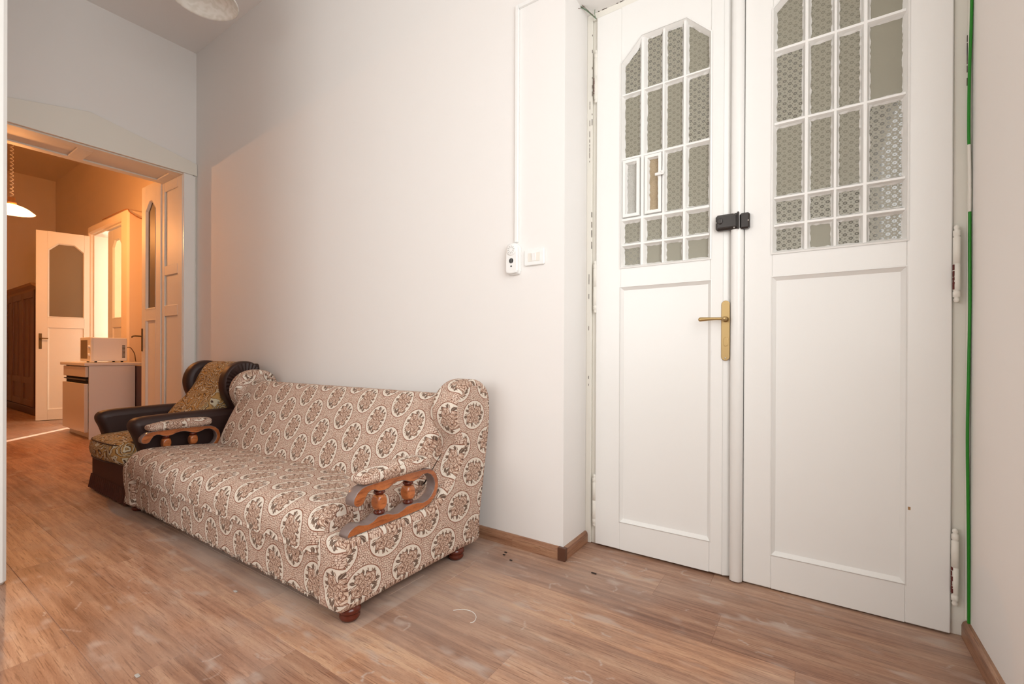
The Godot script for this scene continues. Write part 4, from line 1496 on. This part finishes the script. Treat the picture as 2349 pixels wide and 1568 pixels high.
	put("green_lead", tube(spline([Vector3(-1.06, 2.74, -1.86), Vector3(-1.02, 2.70, -1.94), Vector3(-0.965, 2.655, -2.02), Vector3(-0.935, 2.638, -2.06), Vector3(-0.912, 2.618, -2.085), Vector3(-0.900, 2.606, -2.095)], 6), 0.0028, 6), M.dull_green_cable, w)
	put("wire", tube(spline([Vector3(-1.05, 2.71, -1.86), Vector3(-1.0, 2.64, -1.93), Vector3(-0.958, 2.622, -2.0), Vector3(-0.945, 2.640, -2.03), Vector3(-0.940, 2.652, -2.05)], 6), 0.0011, 5), M.brown_wire, w)
	put("wire", tube(spline([Vector3(-0.955, 2.72, -1.95), Vector3(-0.965, 2.67, -1.98), Vector3(-0.935, 2.642, -2.05), Vector3(-0.900, 2.607, -2.094), Vector3(-0.897, 2.600, -2.092)], 6), 0.0010, 5), M.brown_wire, w)
	put("wire", tube(spline([Vector3(-0.905, 2.655, -2.092), Vector3(-0.906, 2.630, -2.091), Vector3(-0.902, 2.606, -2.093)], 5), 0.0015, 5), M.dull_green_cable, w)

# ---------------------------------------------------------------- lamps
func shade_profile(r: float, h: float) -> Array:
	# bell of glass: outside down to the rim, then back up inside
	var out := []
	var inn := []
	for k in 15:
		var t := float(k) / 14
		var rr := lerpf(0.16, 1.0, sin(t * PI / 2) * 0.62 + t * t * 0.38) * r
		var yy := h * (1.0 - pow(t, 1.7)) + 0.004 * smoothstep(0.85, 1.0, t)
		out.append(Vector2(rr, yy))
		inn.push_front(Vector2(maxf(0.002, rr - 0.005), yy - 0.004))
	return [Vector2(0.0, h + 0.001)] + out + inn + [Vector2(0.0, h - 0.004)]

func pendant(called: String, label: String, rim: Vector3, r: float, top: float, lit: bool) -> void:
	var o := thing(called, label, "lamp", rim)
	var h := r * 0.46
	put("shade", lathe(shade_profile(r, h), rim, 40), M.glowing_alabaster_glass if lit else M.alabaster_glass, o)
	put("holder", lathe([Vector2(0, h + 0.001), Vector2(r * 0.21, h), Vector2(r * 0.21, h + 0.028), Vector2(r * 0.15, h + 0.034), Vector2(r * 0.15, h + 0.075), Vector2(0.0, h + 0.078)], rim, 20), M.pale_wood if lit else M.cream_plastic, o)
	if lit:
		var pts := PackedVector3Array()
		var n := 420
		for k in n + 1:
			var t := float(k) / n
			var a := t * TAU * 42.0
			var rr := 0.011 if t < 0.96 else 0.002
			pts.append(rim + Vector3(cos(a) * rr, lerpf(h + 0.076, top - rim.y, t), sin(a) * rr))
		put("coiled_cord", tube(pts, 0.0036, 5), M.cream_plastic, o)
		var b := put("bulb", lathe([Vector2(0, -0.030), Vector2(0.020, -0.026), Vector2(0.030, -0.008), Vector2(0.028, 0.010), Vector2(0.016, 0.034), Vector2(0.013, 0.050), Vector2(0, 0.052)], rim + Vector3(0, 0.034, 0), 16), M.bulb, o)
		var l := OmniLight3D.new()
		l.name = "lamp_light"
		l.position = rim + Vector3(0, 0.036, 0)
		l.light_color = Color(1.0, 0.66, 0.37)
		l.light_energy = 2.0
		l.light_size = 0.03
		l.omni_range = 12.0
		l.omni_attenuation = 2.0
		l.shadow_enabled = true
		add_child(l)
	else:
		put("rod", lathe([Vector2(0.006, h + 0.07), Vector2(0.006, top - rim.y - 0.05), Vector2(0.04, top - rim.y - 0.045), Vector2(0.05, top - rim.y), Vector2(0, top - rim.y)], rim, 14), M.cream_plastic, o)

func build_ceiling_lamp() -> void:
	pendant("pendant_lamp", "unlit swirled white glass pendant lamp under the hallway ceiling", Vector3(-3.18, 3.15, -1.29), 0.19, CE, false)

# ---------------------------------------------------------------- the lamplit next room
func simple_leaf(called: String, label: String, at: Vector3, turn: float, w: float, wn: Array, pn: Array, glass: Material, hinge_right: bool) -> Node3D:
	var o := thing(called, label, "door", at, "", "structure")
	o.rotation.y = turn
	leaf(o, 0.0, w, 0.006, 2.605, 0.042, wn, pn, M.old_paint)
	var out := window_outline(wn)
	put("window_bead", bead(out, 0.014, 0.002, -0.018, 0.004), M.old_paint, o, true)
	put("pane", prism(inset(out, 0.004), 2, -0.026, -0.020, 0.0, 1), glass, o, true)
	return o

func build_next_room() -> void:
	pendant("pendant_lamp", "lit glass bell pendant on a coiled cord seen through the opening", Vector3(-6.8, 2.362, -1.022), 0.170, 4.12, true)
	# leaf folded back at the opening
	var d3 := simple_leaf("door_3", "door leaf with a tall narrow pane folded back at the opening", Vector3(-5.665, 0, -1.745), deg_to_rad(1.5), 0.44, [0.10, 0.33, 1.375, 2.44, 0.09], [0.10, 0.33, 0.16, 1.262], M.dim_glass, true)
	put("handle_plate", bx(Vector3(0.010, 0.955, -0.001), Vector3(0.034, 1.185, 0.006), 0.002), M.old_brass, d3, true)
	put("lever", tube(spline([Vector3(0.022, 1.105, 0.004), Vector3(0.022, 1.107, 0.046), Vector3(0.0, 1.108, 0.052), Vector3(-0.055, 1.106, 0.052), Vector3(-0.085, 1.098, 0.050)], 5), 0.0075, 8), M.old_brass, d3, true)
	# far doorway: frame, closed right leaf, open left leaf
	var fr := thing("trim_6", "cream frame of the far doorway in the lamplit room", "trim", Vector3(-7.9, 0, -2.10), "", "structure")
	put("jamb", bx(Vector3(-8.66, 0, -2.50), Vector3(-8.615, 2.74, -2.10), 0.004), M.old_paint, fr)
	put("jamb", bx(Vector3(-7.372, 0, -2.50), Vector3(-7.15, 2.74, -2.10), 0.004), M.old_paint, fr)
	put("head", bx(Vector3(-8.615, 2.612, -2.50), Vector3(-7.372, 2.74, -2.10), 0.004), M.old_paint, fr)
	put("surround", bx(Vector3(-7.36, 0, -2.34), Vector3(-7.125, 2.742, -2.05), 0.022), M.room_paint, fr)
	put("surround", bx(Vector3(-8.71, 0, -2.34), Vector3(-8.640, 2.742, -2.05), 0.022), M.room_paint, fr)
	put("surround", bx(Vector3(-8.69, 2.63, -2.34), Vector3(-7.15, 2.745, -2.051), 0.022), M.room_paint, fr)
	put("threshold", bx(Vector3(-8.615, 0, -2.33), Vector3(-7.372, 0.004, -2.12), 0.001), M.pale_wood, fr)
	var d5 := simple_leaf("door_5", "closed right leaf of the far doorway with a bright daylit pane", Vector3(-8.140, 0, -2.130), 0.0, 0.765, [0.185, 0.535, 1.40, 2.46, 0.09], [0.185, 0.535, 0.16, 1.28], M.lit_glass, true)
	put("hinge", lathe([Vector2(0, 0), Vector2(0.011, 0.006), Vector2(0.011, 0.20), Vector2(0, 0.206)], Vector3(0.768, 1.10, 0.004), 10), M.chip, d5, true)
	put("hinge", lathe([Vector2(0, 0), Vector2(0.011, 0.006), Vector2(0.011, 0.26), Vector2(0, 0.266)], Vector3(0.768, 2.28, 0.004), 10), M.chip, d5, true)
	var d4 := simple_leaf("door_4", "open white door leaf with a chamfered frosted pane in the lamplit room", Vector3(-8.800, 0, -1.545), -atan2(-0.555, 0.160), 0.60, [0.115, 0.480, 1.42, 2.45, 0.10], [0.115, 0.480, 0.15, 1.28], M.dim_glass, true)
	put("handle_plate", bx(Vector3(0.030, 0.985, -0.001), Vector3(0.060, 1.195, 0.006), 0.002), M.old_brass, d4, true)
	put("lever", tube(spline([Vector3(0.045, 1.125, 0.004), Vector3(0.045, 1.127, 0.046), Vector3(0.07, 1.128, 0.052), Vector3(0.125, 1.126, 0.052)], 5), 0.0085, 8), M.old_brass, d4, true)
	for y in [0.3, 1.25, 2.2]:
		put("hinge", lathe([Vector2(0, 0), Vector2(0.011, 0.006), Vector2(0.011, 0.20), Vector2(0, 0.206)], Vector3(0.604, y, 0.004), 10), M.old_paint, d4, true)
	# low cabinet
	var c := thing("kitchen_cabinet", "low white kitchen cabinet with one drawer and one door", "cabinet", Vector3(-6.9, 0, -1.78))
	put("body", boxes([[-6.518, -6.50, 0, 0.795, -1.945, -1.545], [-7.35, -7.332, 0.08, 0.795, -1.945, -1.545], [-7.332, -6.518, 0.777, 0.795, -1.945, -1.56], [-7.332, -6.518, 0.10, 0.118, -1.945, -1.56], [-7.332, -6.518, 0.10, 0.795, -1.945, -1.935]], 0.001), M.laminate_white, c)
	put("plinth", bx(Vector3(-7.345, 0, -1.60), Vector3(-6.519, 0.098, -1.575), 0.001), M.laminate_white, c)
	put("drawer", bx(Vector3(-7.345, 0.672, -1.545), Vector3(-6.522, 0.785, -1.520), 0.003), M.laminate_gloss, c)
	put("door", bx(Vector3(-7.345, 0.075, -1.545), Vector3(-6.522, 0.600, -1.512), 0.003), M.laminate_gloss, c)
	put("grip_recess", bx(Vector3(-7.335, 0.602, -1.56), Vector3(-6.522, 0.670, -1.546), 0.0), M.dark_gap, c)
	put("grip_rail", bx(Vector3(-7.345, 0.636, -1.548), Vector3(-6.522, 0.650, -1.522), 0.003), M.iron, c)
	var wt := put("worktop", bx(Vector3(-7.42, 0.796, -2.010), Vector3(-6.488, 0.828, -1.505), 0.004), M.laminate_white)
	tag(wt, "thin pale worktop lying on the low white cabinet", "worktop")
	# microwave oven
	var m := thing("microwave_oven", "white microwave oven standing on the worktop of the low cabinet", "microwave", Vector3(-6.83, 0.828, -1.76))
	put("casing", bx(Vector3(-7.03, 0.842, -1.915), Vector3(-6.65, 1.108, -1.612), 0.006), M.white_plastic, m)
	var fd := put("front_panel", bx(Vector3(-7.03, 0.840, -1.612), Vector3(-6.650, 1.110, -1.594), 0.004), M.cream_plastic, m)
	put("window", bx(Vector3(-7.0, 0.872, -1.596), Vector3(-6.765, 1.080, -1.591), 0.002), M.dim_glass, fd)
	for y in [0.895, 0.985]:
		put("knob", lathe([Vector2(0.017, -0.002), Vector2(0.017, 0.010), Vector2(0.014, 0.014), Vector2(0, 0.015)], Vector3(-6.692, y + 0.02, -1.594), 16, true, 2), M.white_plastic, fd)
	for k in 10:
		put("vent_slot", bx(Vector3(-6.6515, 0.880 + k * 0.015, -1.895), Vector3(-6.6485, 0.889 + k * 0.015, -1.868), 0.0), M.dark_gap, m)
	for q in [[-6.98, -1.65], [-6.70, -1.65], [-6.98, -1.88], [-6.70, -1.88]]:
		put("foot", lathe([Vector2(0.012, 0), Vector2(0.012, 0.016), Vector2(0, 0.016)], Vector3(q[0], 0.828, q[1]), 10), M.black_plastic, m)
	put("power_cord", tube(spline([Vector3(-6.72, 0.99, -1.912), Vector3(-6.70, 1.0, -1.955), Vector3(-6.68, 0.93, -1.99), Vector3(-6.68, 0.86, -2.0), Vector3(-6.70, 0.835, -2.01)], 6), 0.0045, 6), M.brown_wire, m)
	# dark board added to stand for the dark gap behind the cabinet
	var db := put("board", bx(Vector3(-7.20, 0, -1.972), Vector3(-6.32, 0.788, -1.950), 0.003), M.dark_wood)
	tag(db, "dark brown board added for the dark gap behind the low white cabinet and sticking out past it", "board")
	# wardrobe
	var w := thing("wardrobe", "old dark wooden wardrobe with panelled doors half hidden by the open door", "wardrobe", Vector3(-10.63, 0, -1.97))
	put("carcass", boxes([[-11.76, -9.505, 0.10, 1.86, -2.28, -1.685]], 0.004), M.dark_wood, w)
	put("plinth", bx(Vector3(-11.78, 0, -2.28), Vector3(-9.485, 0.11, -1.660), 0.006), M.dark_wood, w)
	var cor := PackedVector2Array(v2([-2.28, 1.855, -1.68, 1.855, -1.665, 1.885, -1.615, 1.915, -1.60, 1.945, -2.28, 1.945]))
	put("cornice", prism(cor, 0, -11.79, -9.44, 0.004, 1), M.pale_wood, w)
	var x := -11.74
	while x < -9.7:
		var q := [x, x + 0.715]
		var dr := put("door", boxes([[q[0], q[0] + 0.07, 0.12, 1.85, -1.687, -1.660], [q[1] - 0.07, q[1], 0.12, 1.85, -1.687, -1.660], [q[0] + 0.07, q[1] - 0.07, 1.75, 1.85, -1.687, -1.660], [q[0] + 0.07, q[1] - 0.07, 0.46, 0.56, -1.687, -1.660], [q[0] + 0.07, q[1] - 0.07, 0.12, 0.22, -1.687, -1.660], [q[0] + 0.33, q[0] + 0.385, 0.56, 1.75, -1.687, -1.664]], 0.004), M.wardrobe_wood, w)
		put("panel", bx(Vector3(q[0] + 0.05, 0.2, -1.687), Vector3(q[1] - 0.05, 1.78, -1.674), 0.0), M.wardrobe_wood, dr)
		x += 0.724
	put("pilaster", bx(Vector3(-9.562, 0.11, -1.688), Vector3(-9.498, 1.86, -1.652), 0.008), M.dark_wood, w)
	# cable clipped round the far doorway
	var cb := thing("wall_cable", "cable clipped to the wall around the far doorway", "cable", Vector3(-7.5, 2.7, -2.2))
	put("sheath", tube(spline([Vector3(-8.1, 2.752, -2.06), Vector3(-7.45, 2.750, -2.06), Vector3(-7.16, 2.735, -2.06), Vector3(-7.118, 2.690, -2.075), Vector3(-7.116, 2.640, -2.20), Vector3(-7.10, 2.70, -2.322), Vector3(-6.9, 2.72, -2.324), Vector3(-6.3, 2.76, -2.324)], 6), 0.006, 6), M.tan_cable, cb)

# ---------------------------------------------------------------- bits on the floor
func build_details() -> void:
	var th := put("thread", tube(spline([Vector3(-1.101, 0.0012, -1.273), Vector3(-1.075, 0.0014, -1.297), Vector3(-1.040, 0.0014, -1.305), Vector3(-1.008, 0.0016, -1.290), Vector3(-0.994, 0.0014, -1.262), Vector3(-1.001, 0.0012, -1.248)], 6), 0.0011, 5), M.thread)
	tag(th, "curled white thread lying on the floor between sofa and door", "thread")
	var k := 0
	for q in [[-1.215, -1.782, "dark crumb on the floor nearest to the skirting by the sofa's rear foot"], [-1.149, -1.728, "dark crumb on the floor in front of the skirting, rightmost of three"], [-1.207, -1.757, "dark crumb on the floor in front of the skirting, middle of three"], [-0.784, -1.826, "dark sliver on the floor in front of the narrow door leaf"]]:
		var c := put("crumb", cushion(Vector3(q[0], 0.0022, q[1]), Vector3(0.007 if k < 3 else 0.012, 0.0022, 0.0035), 0.0021, Vector3.ZERO, 3), M.grit)
		tag(c, q[2], "crumb")
		k += 1
	for q in [[-1.906, -0.891, "pale plaster flake on the floor in front of the sofa"], [-1.645, -0.499, "pale plaster flake on the floor at the bottom of the view"]]:
		var c := put("plaster_flake", cushion(Vector3(q[0], 0.0016, q[1]), Vector3(0.010, 0.0014, 0.005), 0.0013, Vector3.ZERO, 4), M.dust)
		tag(c, q[2], "flake")
